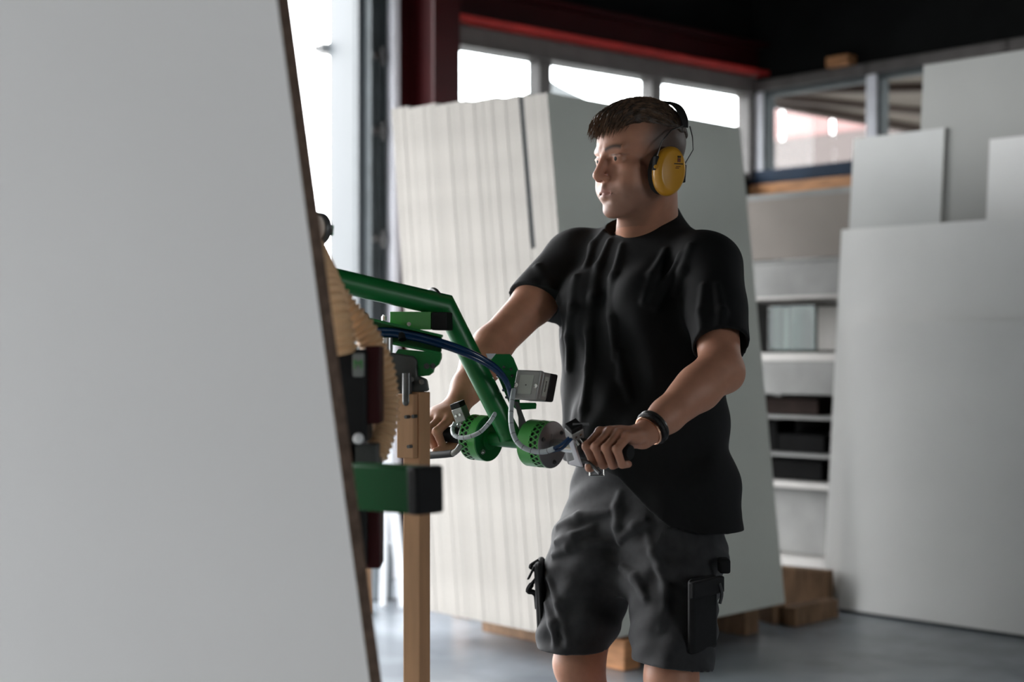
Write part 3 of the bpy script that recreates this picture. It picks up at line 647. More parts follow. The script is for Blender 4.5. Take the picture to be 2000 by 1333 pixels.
for k, (dy, r) in enumerate(((-4, .0052), (5, .0052))):
    b = MB(); b.tube(spline([P(725, 648 + dy, 2.825), P(770, 650 + dy, 2.82), P(815, 658 + dy, 2.82), P(862, 671 + dy, 2.82), P(900, 684 + dy, 2.825), P(940, 702 + dy * .9, 2.84), P(970, 722 + dy * .8, 2.86), P(990, 748 + dy * .4, 2.88), P(1000, 785, 2.89)], 8), r, 12); b.build('air_hose', M_bluehose, vl)
b = MB(); b.tube([P(784, 647, 2.825), P(786, 664, 2.815)], .008, 10); b.build('cable_tie', M_blk, ch)
flat([(772, 690), (778, 682), (862, 690), (862, 700), (857, 712), (848, 720), (846, 728), (838, 734), (800, 738), (772, 720)], 2.80, .03, 'clamp_plate', M_green_d, vl)
flat([(756, 688), (806, 696), (814, 704), (815, 735), (832, 742), (836, 765), (770, 770), (756, 740)], 2.775, .05, 'clamp_body', M_grey_d, vl, .003)
b = MB(); b.tube([P(795, 730, 2.76), P(795, 785, 2.755)], .0095, 16); b.ball(P(795, 785, 2.755), .0095); b.build('clamp_lever', M_dsteel, vl)
for px, py in ((833, 716), (845, 716), (803, 742), (823, 747)):
    b = MB(); b.hexbolt(P(px, py, 2.77), V3(.1, -1, .1), .006, .008); b.build('clamp_bolt', M_chrome if px < 824 else M_dsteel, vl)
b = MB(); b.cyl(P(757, 660, 2.8), P(757, 690, 2.8), .010, n=16); b.build('clamp_pin', M_steel, vl)
# gripper head behind the board edge
def ibox(px0, px1, py0, py1, d, depth, name, m, parent=vl, bevel=.003):
    b = MB(); a = P(px0, py0, d); e = P(px1, py1, d); b.obox((a + e) / 2 + V3(0, depth / 2, 0), V3(abs(e[0] - a[0]) / 2, 0, 0), V3(0, depth / 2, 0), V3(0, 0, abs(a[2] - e[2]) / 2)); return b.build(name, m, parent, bevel=bevel)
gb = ibox(640, 716, 682, 868, 2.20, .10, 'gripper_body', M_blk, bevel=.006)
ibox(712, 742, 676, 829, 2.21, .07, 'gripper_plate', M_redp, gb)
ibox(688, 711, 690, 737, 2.19, .01, 'name_plate', M_plate, gb)
ibox(640, 738, 868, 912, 2.25, .08, 'lower_bracket', M_grey_d, gb)
b = MB(); b.ball(P(706, 619, 2.84), .015, .02, .011); b.cyl(P(706, 619, 2.84), P(722, 652, 2.845), .014, n=14); b.build('hose_cuff', M_blk, vl)
b = MB(); b.ball(P(700, 857, 2.19), .009); b.build('lamp_knob', mat('white_glossy_knob', (.8, .8, .82), .1, coat=1), gb)
ibox(690, 742, 985, 1112, 2.23, .07, 'lower_gripper', M_redp); ibox(650, 716, 985, 1108, 2.21, .09, 'lower_gripper_pad', M_blk)
b = MB(); q = V3(-.47, 2.68, 0); b.bar(q + UP * .03, q + UP * 1.62, .09, .09, up=V3(0, 1, 0)); b.build('mast', M_green, vl, bevel=.006)
b = MB(); b.lathe([(.06, 0), (.065, .01), (.065, .12), (.045, .14)], q + UP * 1.62, UP, 28); b.build('blower_head', M_grey_d, vl)
for z_ in (1.13, .86): 
    b = MB(); b.bar(q + UP * z_, V3(-.275, 2.30, z_), .05, .05); b.build('head_beam', M_green, vl, bevel=.003)
b = MB(); b.bar(V3(-.268, 2.27, .80), V3(-.268, 2.27, 1.2), .04, .04, up=V3(0, 1, 0)); b.build('head_rail', M_blk, vl)
b = MB(); b.obox(q + V3(-.05, .1, .015), V3(.2, 0, 0), V3(0, .2, 0), V3(0, 0, .015)); b.build('mast_foot', M_blk, vl, bevel=.005)
# letter on the plate
tcv = bpy.data.curves.new('letter_m', 'FONT'); tcv.body = 'M'; tcv.size = .020; tcv.extrude = .0006; tcv.align_x = 'CENTER'; tcv.align_y = 'CENTER'
tmp = bpy.data.objects.new('tmp', tcv); COL.objects.link(tmp); bpy.context.view_layer.update(); tme = bpy.data.meshes.new_from_object(tmp.evaluated_get(bpy.context.evaluated_depsgraph_get())); bpy.data.objects.remove(tmp); tme.materials.clear(); tme.materials.append(M_green_b)
to = bpy.data.objects.new('plate_letter', tme); COL.objects.link(to); to.parent = gb
q = P(699.5, 713, 2.1885) - WLOC[gb.name]; to.location = q; to.rotation_euler = (math.pi / 2, 0, 0)
# square green arm with black end cap, nearest piece of the lifter
a, e = P(676, 948, 2.13), P(826, 957, 2.02); d = unit(e - a)
b = MB(); b.bar(a, e, .052, .066); sq = b.build('square_arm', M_green_s, vl, bevel=.003)
b = MB(); b.bar(e - d * .006, e + d * .016, .0535, .068); b.build('arm_end_cap', M_blk, sq, bevel=.004)
# corrugated hoses
def corr(pts, r, name, k=.0105):
    sp = spline([P(*p) for p in pts], 16); L = [0]
    for i in range(1, len(sp)): L.append(L[-1] + np.linalg.norm(sp[i] - sp[i - 1]))
    n = int(L[-1] / k) * 6; out = []; rr = []
    for i in range(n + 1):
        s = L[-1] * i / n; j = min(len(sp) - 2, max(0, np.searchsorted(L, s) - 1)); t = (s - L[j]) / (L[j + 1] - L[j] + 1e-9)
        out.append(sp[j] * (1 - t) + sp[j + 1] * t); rr.append(r * (1 + .10 * math.cos(2 * math.pi * s / k)))
    b = MB(); b.tube(out, rr, 20); return b.build(name, M_hose, vl)
corr([(520, 430, 2.52), (560, 440, 2.40), (600, 482, 2.29), (636, 560, 2.22), (655, 620, 2.20), (668, 690, 2.21)], .0245, 'suction_hose', .0125)
corr([(520, 505, 2.55), (590, 515, 2.38), (640, 560, 2.30), (675, 605, 2.30), (712, 650, 2.31), (740, 705, 2.32), (753, 770, 2.33), (750, 835, 2.32), (730, 893, 2.30)], .0212, 'suction_hose')
# pipe socket above the arm
pc = P(617, 447, 2.40); pa = unit(V3(-.62, -.78, .02))
b = MB(); b.lathe([(.020, -.013), (.027, -.012), (.0285, -.010), (.0285, .0), (.027, .002), (.024, .002), (.023, -.002), (.0, -.002)], pc, pa, 32); pp = b.build('suction_pad', M_dsteel, vl)
b = MB(); b.cyl(pc - pa * .002, pc + pa * .001, .0225, n=28); b.build('pad_face', mat('white_pad_rubber', (.75, .73, .70), .5), pp)
b = MB(); b.cyl(pc - pa * .03, pc - pa * .012, .010, n=16); b.build('pad_stem', M_steel, pp)
b = MB(); b.bar(pc - pa * .03, V3(-.46, 2.66, 1.46), .018, .018); b.build('socket_stay', M_green, vl)
# ---------------------------------------------------------------- signed-distance modelling for the person
class Vol:
    def __init__(s, xs, ys, zs):
        s.ax = [np.asarray(a, np.float32) for a in (xs, ys, zs)]
        s.f = np.full([len(a) for a in s.ax], .2, np.float32)
    def sub(s, lo, hi):
        r = []
        for a, l, h in zip(s.ax, lo, hi):
            i0, i1 = int(np.searchsorted(a, l)), int(np.searchsorted(a, h)); r.append(slice(max(0, i0 - 1), min(len(a), i1 + 1)))
        X = s.ax[0][r[0]][:, None, None]; Y = s.ax[1][r[1]][None, :, None]; Z = s.ax[2][r[2]][None, None, :]
        return tuple(r), X, Y, Z
    def apply(s, fn, lo, hi, k=.01, op='+'):
        m = k + .012; r, X, Y, Z = s.sub(np.asarray(lo) - m, np.asarray(hi) + m)
        if 0 in s.f[r].shape: return
        d = fn(X, Y, Z).astype(np.float32); a = s.f[r]
        if op == '+':
            if k <= 0: s.f[r] = np.minimum(a, d)
            else:
                h = np.clip(.5 + .5 * (a - d) / k, 0, 1); s.f[r] = a + (d - a) * h - k * h * (1 - h)
        else:
            d = -d
            if k <= 0: s.f[r] = np.maximum(a, d)
            else:
                h = np.clip(.5 + .5 * (d - a) / k, 0, 1); s.f[r] = a + (d - a) * h + k * h * (1 - h)
    def cap(s, a, b, ra, rb=None, k=.01, op='+', fl=None):
        """tapered capsule; fl=(dir, q): stretch distances along dir by q (<1 fattens)"""
        rb = ra if rb is None else rb; a = np.asarray(a, float); b = np.asarray(b, float); ba = b - a; L2 = float(ba @ ba) + 1e-12
        def fn(X, Y, Z):
            px, py, pz = X - a[0], Y - a[1], Z - a[2]
            h = np.clip((px * ba[0] + py * ba[1] + pz * ba[2]) / L2, 0, 1)
            qx, qy, qz = px - h * ba[0], py - h * ba[1], pz - h * ba[2]
            d2 = qx * qx + qy * qy + qz * qz
            if fl is not None:
                n = fl[0]; t = qx * n[0] + qy * n[1] + qz * n[2]; d2 = d2 + t * t * (fl[1] ** 2 - 1)
            return np.sqrt(d2) - (ra + (rb - ra) * h)
        R = max(ra, rb) * (1.0 if fl is None else max(1, 1 / fl[1])); s.apply(fn, np.minimum(a, b) - R, np.maximum(a, b) + R, k, op)
    def chain(s, pts, rs, k=.01, op='+', fl=None):
        for i in range(len(pts) - 1): s.cap(pts[i], pts[i + 1], rs[i], rs[i + 1], k, op, fl)
    def ell(s, c, r, R=None, k=.01, op='+'):
        """ellipsoid; R rows are its local axes"""
        c = np.asarray(c, float); r = np.asarray(r, float); R = np.eye(3) if R is None else R
        def fn(X, Y, Z):
            px, py, pz = X - c[0], Y - c[1], Z - c[2]; q = [(px * R[i][0] + py * R[i][1] + pz * R[i][2]) for i in range(3)]
            k0 = np.sqrt(sum((q[i] / r[i]) ** 2 for i in range(3))); k1 = np.sqrt(sum((q[i] / r[i] ** 2) ** 2 for i in range(3))) + 1e-9
            return k0 * (k0 - 1) / k1
        m = r.max(); s.apply(fn, c - m, c + m, k, op)
    def loft(s, secs, u, v, k=.01, op='+', pw=2.3):
        """vertical loft: secs = (z, cx, cy, half width along u, half depth along v)"""
        S = np.array(secs, float); S = S[np.argsort(S[:, 0])]
        def fn(X, Y, Z):
            z = Z[0, 0, :]; it = [np.interp(z, S[:, 0], S[:, i])[None, None, :] for i in range(1, 5)]
            a = ((X - it[0]) * u[0] + (Y - it[1]) * u[1]) / it[2]; b = ((X - it[0]) * v[0] + (Y - it[1]) * v[1]) / it[3]
            rr = (np.abs(a) ** pw + np.abs(b) ** pw) ** (1 / pw); d = (rr - 1) * np.minimum(it[2], it[3])
            return np.maximum(d, np.maximum(S[0, 0] - Z, Z - S[-1, 0]))
        m = S[:, 3:].max(); lo = [S[:, 1].min() - m, S[:, 2].min() - m, S[0, 0]]; hi = [S[:, 1].max() + m, S[:, 2].max() + m, S[-1, 0]]
        s.apply(fn, lo, hi, k, op)
    def val(s, p):
        i = [min(len(a) - 1, max(0, int(np.searchsorted(a, c)))) for a, c in zip(s.ax, p)]; return float(s.f[i[0], i[1], i[2]])
    def hit(s, px, py, d0=2.6, d1=3.6):
        d = d0
        while d < d1:
            if s.val(P(px, py, d)) < 0: return P(px, py, d)
            d += .002
        return None
    def mesh(s, smooth=1):
        f = s.f; I = f < 0; c = I.astype(np.uint8)
        n8 = c[:-1, :-1, :-1] + c[1:, :-1, :-1] + c[:-1, 1:, :-1] + c[1:, 1:, :-1] + c[:-1, :-1, 1:] + c[1:, :-1, 1:] + c[:-1, 1:, 1:] + c[1:, 1:, 1:]
        act = (n8 > 0) & (n8 < 8); idx = np.argwhere(act); vid = np.full(act.shape, -1, np.int32); vid[act] = np.arange(len(idx))
        pos = np.zeros((len(idx), 3)); cnt = np.zeros(len(idx))
        for d in range(3):
            o = [q for q in range(3) if q != d]
            for a in (0, 1):
                for b in (0, 1):
                    off = np.zeros(3, int); off[o[0]] = a; off[o[1]] = b; p0 = idx + off; p1 = p0.copy(); p1[:, d] += 1
                    f0 = f[p0[:, 0], p0[:, 1], p0[:, 2]]; f1 = f[p1[:, 0], p1[:, 1], p1[:, 2]]; m = (f0 < 0) != (f1 < 0)
                    t = np.where(m, f0 / (f0 - f1 + 1e-12), 0)
                    w = np.stack([s.ax[q][p0[:, q]] for q in range(3)], 1).astype(float)
                    w[:, d] += t * (s.ax[d][p1[:, d]] - s.ax[d][p0[:, d]])
                    pos += w * m[:, None]; cnt += m
        pos /= cnt[:, None]; quads = []
        for d in range(3):
            o = [q for q in range(3) if q != d]; sl0 = [slice(None)] * 3; sl1 = [slice(None)] * 3; sl0[d] = slice(None, -1); sl1[d] = slice(1, None)
            e = I[tuple(sl0)] != I[tuple(sl1)]; E_ = np.argwhere(e); ok = np.all([(E_[:, q] > 0) & (E_[:, q] < f.shape[q] - 1) for q in o], axis=0); E_ = E_[ok]
            ins = I[E_[:, 0], E_[:, 1], E_[:, 2]]; u, w = np.zeros(3, int), np.zeros(3, int); u[o[0]] = 1; w[o[1]] = 1
            g = lambda A: vid[A[:, 0], A[:, 1], A[:, 2]]
            q4 = np.stack([g(E_ - u - w), g(E_ - w), g(E_), g(E_ - u)], 1)
            fl = ins if d != 1 else ~ins
            q4[~fl] = q4[~fl][:, ::-1]; quads.append(q4)
        Q = np.concatenate(quads); Q = Q[(Q >= 0).all(1)]
        for _ in range(smooth):
            acc = np.zeros_like(pos); n = np.zeros(len(pos))
            for a, b in ((0, 1), (1, 2), (2, 3), (3, 0)):
                for x, y in ((a, b), (b, a)):
                    for c_ in range(3): acc[:, c_] += np.bincount(Q[:, x], pos[Q[:, y], c_], len(pos))
                    n += np.bincount(Q[:, x], minlength=len(pos))
            pos = .5 * pos + .5 * acc / np.maximum(n, 1)[:, None]
        return pos, Q
def big_mesh(name, pos, Q, m, parent, cols=None):
    L = WLOC[parent.name]; me = bpy.data.meshes.new(name)
    me.vertices.add(len(pos)); me.vertices.foreach_set('co', (pos - L).astype(np.float32).ravel())
    me.loops.add(Q.size); me.loops.foreach_set('vertex_index', Q.astype(np.int32).ravel())
    me.polygons.add(len(Q)); me.polygons.foreach_set('loop_start', np.arange(0, Q.size, 4, dtype=np.int32)); me.polygons.foreach_set('use_smooth', np.ones(len(Q), bool))
    me.update(calc_edges=True); me.validate()
    if cols is not None:
        at = me.color_attributes.new('tone', 'FLOAT_COLOR', 'POINT'); at.data.foreach_set('color', np.concatenate([cols, np.ones((len(cols), 1))], 1).astype(np.float32).ravel())
    me.materials.append(m); o = bpy.data.objects.new(name, me); COL.objects.link(o); o.parent = parent; WLOC[o.name] = L
    return o
def steps(*seg):
    """axis from (start, end, step) pieces"""
    out = []
    for a, b, h in seg: out += list(np.arange(a, b - h * .3, h))
    out.append(seg[-1][1]); return np.array(out)
def attr_mat(name, rough, bump=.1, bscale=250, sss=0.0, spec=.4, mul=None):
    m = bpy.data.materials.new(name); m.use_nodes = True; nt = m.node_tree; b = nt.nodes['Principled BSDF']
    at = nt.nodes.new('ShaderNodeAttribute'); at.attribute_name = 'tone'
    tc = nt.nodes.new('ShaderNodeTexCoord'); nz = nt.nodes.new('ShaderNodeTexNoise'); nz.inputs['Scale'].default_value = 60; nz.inputs['Detail'].default_value = 5
    nt.links.new(tc.outputs['Object'], nz.inputs['Vector'])
    mr = nt.nodes.new('ShaderNodeMapRange'); mr.inputs['To Min'].default_value = .86; mr.inputs['To Max'].default_value = 1.14; nt.links.new(nz.outputs['Fac'], mr.inputs['Value'])
    hs = nt.nodes.new('ShaderNodeHueSaturation'); nt.links.new(at.outputs['Color'], hs.inputs['Color']); nt.links.new(mr.outputs['Result'], hs.inputs['Value'])
    nt.links.new(hs.outputs['Color'], b.inputs['Base Color']); b.inputs['Roughness'].default_value = rough; b.inputs['Specular IOR Level'].default_value = spec
    if sss > 0:
        b.inputs['Subsurface Weight'].default_value = sss; b.inputs['Subsurface Radius'].default_value = (.012, .005, .003); b.inputs['Subsurface Scale'].default_value = .6
    n2 = nt.nodes.new('ShaderNodeTexNoise'); n2.inputs['Scale'].default_value = bscale; nt.links.new(tc.outputs['Object'], n2.inputs['Vector'])
    bp = nt.nodes.new('ShaderNodeBump'); bp.inputs['Strength'].default_value = bump; bp.inputs['Distance'].default_value = .0015; nt.links.new(n2.outputs['Fac'], bp.inputs['Height']); nt.links.new(bp.outputs['Normal'], b.inputs['Normal'])
    return m

# ---------------------------------------------------------------- the person
TF = unit(V3(-.66, -.75, 0)); TL = unit(V3(.75, -.66, 0))          # torso: facing, his left
TC = V3(.302, 3.30, 0)                                             # torso axis
pe = tag(empty('person', V3(.30, 3.26, 0)), 'person in black t-shirt and dark cargo shorts pushing the lifter by its handles', 'person')
# head frame
yaw = math.radians(58); HF = V3(-math.sin(yaw), -math.cos(yaw), 0); HLf = V3(-HF[1], HF[0], 0); HS = 1.06
pit = math.radians(2.0); HF2 = unit(HF * math.cos(pit) - UP * math.sin(pit)); HU = unit(np.cross(HF2, HLf)); HU = HU if HU[2] > 0 else -HU
HC = P(1247, 313, 3.20); HR = np.array([HF2, HLf, HU])
hl = lambda x, y, z: HC + HS * (HF2 * x + HLf * y + HU * z)
B = Vol(steps((-.20, .60, .0029)), steps((2.62, 3.62, .0029)), steps((-.005, .42, .012), (.42, .90, .006), (.90, 1.12, .0027), (1.12, 1.38, .0045), (1.38, 1.80, .0025)))
he = lambda c, r, k=.012, op='+': B.ell(hl(*c), [q * HS for q in r], HR, k, op)
hcp = lambda a, b, ra, rb=None, k=.008, op='+': B.cap(hl(*a), hl(*b), ra * HS, (ra if rb is None else rb) * HS, k, op)
he((-.014, 0, .040), (.099, .077, .086)); he((.034, 0, .036), (.055, .060, .058), .02); he((.034, 0, -.030), (.054, .056, .058), .02)
he((.026, 0, -.070), (.056, .054, .046), .02)
for s_ in (-1, 1):
    hcp((-.004, .053 * s_, -.056), (.058, .022 * s_, -.105), .019, .016, .02)          # jaw
    hcp((-.004, .054 * s_, -.010), (-.004, .053 * s_, -.055), .020, .019, .02)
    he((.052, .044 * s_, -.026), (.024, .022, .018), .018)                                # cheekbone
    he((.056, .036 * s_, -.058), (.026, .025, .030), .02); he((.020, .050 * s_, -.062), (.034, .014, .026), .02)                                # cheek
he((.069, 0, -.107), (.019, .025, .017), .016)                                          # chin
he((.074, 0, -.072), (.020, .030, .022), .015)                                          # muzzle
for s_ in (-1, 1): he((.096, .031 * s_, -.003), (.016, .020, .012), .014, '-')            # sockets
for s_ in (-1, 1):
    hcp((.086, .010 * s_, .017), (.074, .044 * s_, .018), .009, .008, .012)               # brow
    he((.071, .031 * s_, -.003), (.0145, .0150, .0125), .004)                             # lid mound
    hcp((.0835, .017 * s_, .0036), (.0785, .045 * s_, .0026), .0040, .0036, .003)          # upper lid
    hcp((.0812, .019 * s_, -.0090), (.0765, .043 * s_, -.0080), .0034, .0030, .004)        # lower lid
hcp((.086, 0, .006), (.106, 0, -.034), .0085, .0105, .010); he((.107, 0, -.037), (.0108, .0100, .0092), .006)
for s_ in (-1, 1):
    he((.096, .0112 * s_, -.0425), (.0100, .0065, .0072), .005)
    he((.103, .0065 * s_, -.0485), (.0045, .0032, .004), .003, '-')
hcp((.089, 0, -.052), (.091, 0, -.062), .006, .0075, .008)
hcp((.0900, .006, -.0670), (.078, .025, -.0715), .0048, .0026, .005); hcp((.0900, -.006, -.0670), (.078, -.025, -.0715), .0048, .0026, .005)
hcp((.0880, .000, -.0785), (.078, .022, -.0750), .0060, .0028, .005); hcp((.0880, .000, -.0785), (.078, -.022, -.0750), .0060, .0028, .005)
hcp((.0965, .0, -.0725), (.0825, .027, -.0745), .0024, .0022, .002, '-'); hcp((.0965, .0, -.0725), (.0825, -.027, -.0745), .0024, .0022, .002, '-')
he((.098, 0, -.090), (.012, .018, .005), .008, '-')                                      # hollow under the lip
for s_ in (-1, 1): he((-.006, .080 * s_, -.012), (.020, .008, .032), .004)              # ears (under the cups)
# neck and trunk
NB_ = V3(.318, 3.335, 1.455)
B.cap(hl(-.020, 0, -.050), NB_, .056 * HS, .066, .02); B.cap(hl(-.045, 0, -.02), NB_ + V3(.01, .02, 0), .045, .06, .03)
B.cap(hl(.012, 0, -.095), NB_ - HF * -.03, .036, .05, .025)
for s_ in (-1, 1): B.cap(hl(-.02, .050 * s_, -.05), NB_ + TF * .06 + TL * .02 * s_ - UP * .03, .014, .012, .02)   # neck muscles
RS, LS = P(1120, 512, 3.42), P(1386, 522, 3.16)
B.cap(NB_ - UP * .01, RS, .06, .05, .03); B.cap(NB_ - UP * .01, LS, .06, .05, .03)
B.loft([(.86, TC[0], TC[1], .15, .10), (1.0, TC[0], TC[1], .16, .11), (1.2, TC[0], TC[1], .165, .115), (1.36, TC[0], TC[1], .165, .11), (1.45, TC[0] + .01, TC[1] + .02, .09, .08)], TL, TF, .02, pw=2)
# arms
RE, RW = P(963, 674, 3.25), P(882, 786, 3.105)
c2 = hp(-.268); wdir = unit(V3(-.617, -.787, 0))
RW = c2 - wdir * .055 + UP * .058 + G * .012
B.chain([RS, RS * .5 + RE * .5, RE], [.052, .049, .043], .02)
B.chain([RE, RE * .68 + RW * .32, RE * .30 + RW * .70, RW], [.045, .046, .036, .0275], .015)
B.cap(RE * .9 + RW * .1 + UP * .008, RE * .55 + RW * .45 + UP * .012, .030, .024, .03)
c1 = hp(.190)
LE = P(1408, 722, 2.985); LW = c1 - wdir * .080 + G * .018 + UP * .026
B.chain([LS, LS * .5 + LE * .5, LE], [.052, .050, .043], .02)
B.chain([LE, LE * .70 + LW * .30, LE * .30 + LW * .70, LW], [.046, .0455, .0345, .0262], .015)
B.cap(LE * .9 + LW * .1 + UP * .01, LE * .55 + LW * .45 + UP * .012, .030, .022, .03)
B.ell(LE + V3(.012, .0, -.012), (.034, .034, .034), None, .02)
def hand(c, W, sgn):
    """grips the bar at c; fingers wrap over the far side; sgn: which way along G the index finger lies"""
    g = G * sgn; w = wdir; u = unit(np.cross(w, G)); u = u if u[2] > 0 else -u
    pt = lambda o, ang, r: c + g * o + r * (w * math.cos(math.radians(ang)) + u * math.sin(math.radians(ang)))
    offs = [.0335, .0112, -.0110, -.0320]; sc = [1.0, 1.05, 1.0, .90]; rad = [.0098, .0100, .0096, .0086]
    mcp = []
    for o, s_, r in zip(offs, sc, rad):
        m_ = pt(o, 98 - (0 if s_ > .95 else 4), .0325 * s_); pip = pt(o * 1.03, 12, .0385 * s_); dip = pt(o * 1.0, -62, .0300 * s_); tip = pt(o * .97, -118, .0275)
        mcp.append(m_); wo = W + g * o * .42 + u * .004
        B.chain([wo, wo * .35 + m_ * .65, m_], [.0145, .0125, r * 1.12], .010)
    for (o, s_, r), m_ in zip(zip(offs, sc, rad), mcp):
        pip = pt(o * 1.03, 12, .0385 * s_); dip = pt(o * 1.0, -62, .0300 * s_); tip = pt(o * .97, -118, .0275)
        B.cap(m_, pip, r * 1.08, r * .98, .0022); B.cap(pip, dip, r * 1.0, r * .9, .0022); B.cap(dip, tip, r * .92, r * .82, .002)
        B.ell(m_ + u * .0035, (r * .95,) * 3, None, .006); B.ell(pip + w * .001, (r * 1.03,) * 3, None, .003)
    B.ell(W * .45 + c * .55 + u * .016, (.036, .033, .016), np.array([g, w, u]), .012)
    th = [W + g * .016 - u * .008, c - w * .034 + g * .040 - u * .004, c - w * .006 + g * .047 - u * .024, c + w * .016 + g * .040 - u * .0335, c + w * .034 + g * .030 - u * .0345]
    B.chain(th[:3], [.0155, .0135, .0115], .008); B.chain(th[2:], [.0112, .0108, .0088], .003)
    B.cap(th[1], mcp[0] - w * .02, .010, .009, .012)
hand(c1, LW, -1); hand(c2, RW, 1)
# legs and shoes' ankles
RHp, LHp = TC - TL * .09 + UP * .90, TC + TL * .09 + UP * .90
RK, LK = P(1132, 1295, 3.27), P(1312, 1325, 3.10)
RA, LA = V3(RK[0] + .03, RK[1] + .07, .10), V3(LK[0] + .03, LK[1] + .07, .10)
for Hp, K, A in ((RHp, RK, RA), (LHp, LK, LA)):
    B.chain([Hp, Hp * .5 + K * .5, K], [.085, .075, .056], .02)
    B.ell(K + TF * .018, (.045, .045, .055), None, .02)
    B.chain([K, K * .70 + A * .30 - TF * .018, A], [.054, .056, .036], .02); B.cap(A, A - UP * .05 + TF * .04, .038, .034, .02)
pos, Q = B.mesh(2)
# skin tones by place on the body
q = (pos - HC) / HS; hx, hy, hz = q @ HF2, q @ HLf, q @ HU
skin = np.tile(np.array([.44, .212, .135]), (len(pos), 1))
def blend(mask, col):
    global skin
    mask = np.clip(mask, 0, 1)[:, None]; skin = skin * (1 - mask) + np.array(col) * mask
sst = lambda a, b, x: np.clip((x - a) / (b - a), 0, 1) ** 2 * (3 - 2 * np.clip((x - a) / (b - a), 0, 1))
inhead = (np.abs(hx) < .16) & (np.abs(hy) < .12) & (hz > -.14) & (hz < .2)
blend(inhead * sst(.026, .06, hz + .10 * 0) * sst(.080, .05, hx) * 0, (0, 0, 0))
blend(inhead * np.exp(-((np.hypot(hy / .03, (hz + .03) / .03)) ** 2)) * .25, (.55, .22, .16))
blend(inhead * sst(-.045, -.075, hz) * sst(-.03, .03, hx) * .55 * sst(.2, 1, 1), (.17, .105, .08))       # stubble
blend(inhead * np.exp(-((hy / .022) ** 2 + ((hz + .058) / .006) ** 2)) * (hx > .07) * .55, (.17, .10, .075))
blend(inhead * (hx > .075) * np.exp(-((hy / .020) ** 4 + ((hz + .0725) / .0085) ** 4)) * .7, (.33, .135, .11))    # lips
for s_ in (-1, 1):
    t_ = (hy * s_ - .012) / .034; zb_ = .0165 + .006 * np.sin(np.clip(t_, 0, 1) * 2.4)
    blend(inhead * (hx > .05) * (t_ > -.05) * (t_ < 1.05) * np.exp(-(((hz - zb_) / .0050) ** 2)) * .95, (.045, .027, .019))
    blend(inhead * (hx > .06) * np.exp(-(((hy * s_ - .032) / .014) ** 2 + ((hz - .0045) / .0018) ** 2)) * .8, (.05, .03, .025))
hair_side = inhead * sst(.042, -.012, hx - .012 + np.abs(hz - .03) * .25) * sst(-.03, .03, hz + .02 + .0 * hx) * (np.abs(hy) > .02)
hair_back = inhead * sst(-.035, -.06, hx) * sst(-.055, -.03, hz)
blend(np.maximum(hair_side, hair_back) * .92, (.045, .029, .022))  # cropped side hair, its tone also deepened for shading beside the ear cup
blend(sst(.0, .02, -(pos[:, 2] - 1.38)) * (np.abs(pos[:, 2] - 1.0) < .4) * .12, (.42, .20, .13))
M_skin = attr_mat('skin', .5, .12, 420, sss=.12)
body = big_mesh('body', pos, Q, M_skin, pe, skin)
del B

# eyes
M_eyew = mat('eye_white', (.30, .27, .255), .4, var=.03, spec=.15); M_iris = mat('iris', (.02, .02, .018), .4, var=.1, spec=.1)
for s_ in (-1, 1):
    c = hl(.0744, .031 * s_, -.0026); b = MB(); b.ball(c, .0108 * HS, n=20, mi=0); gz = unit(HF2 * .90 + HLf * .28 - UP * .08)
    b.lathe([(.0062, .0084 * HS), (.0060, .0098 * HS), (.0034, .0109 * HS), (.0, .0112 * HS)], c, gz, 16, 1); b.build('eye', [M_eyew, M_iris], pe)

# hair: scalp cap plus tufts
Hv = Vol(steps((.14, .44, .0028)), steps((3.02, 3.38, .0028)), steps((1.64, 1.80, .0028)))
def hve(c, r, k=.012, op='+'): Hv.ell(hl(*c), [q_ * HS for q_ in r], HR, k, op)
hve((-.016, 0, .040), (.1025, .0800, .090)); hve((.034, 0, .076), (.062, .062, .040), .02); hve((.072, -.004, .080), (.025, .050, .020), .012)
hve((.0, .0, .088), (.070, .056, .036), .02)
def below(X, Y, Z):
    x = ((X - HC[0]) * HF2[0] + (Y - HC[1]) * HF2[1] + (Z - HC[2]) * HF2[2]) / HS; z = ((X - HC[0]) * HU[0] + (Y - HC[1]) * HU[1] + (Z - HC[2]) * HU[2]) / HS
    y = ((X - HC[0]) * HLf[0] + (Y - HC[1]) * HLf[1] + (Z - HC[2]) * HLf[2]) / HS
    line = .067 + .004 * np.sin(y * 260 + x * 90) + .0025 * np.sin(y * 610) - .018 * np.clip(-x / .1, 0, 1)
    return (z - line) * HS
Hv.apply(below, Hv_lo := [.10, 3.0, 1.6], [.5, 3.5, 1.85], .006, '-')
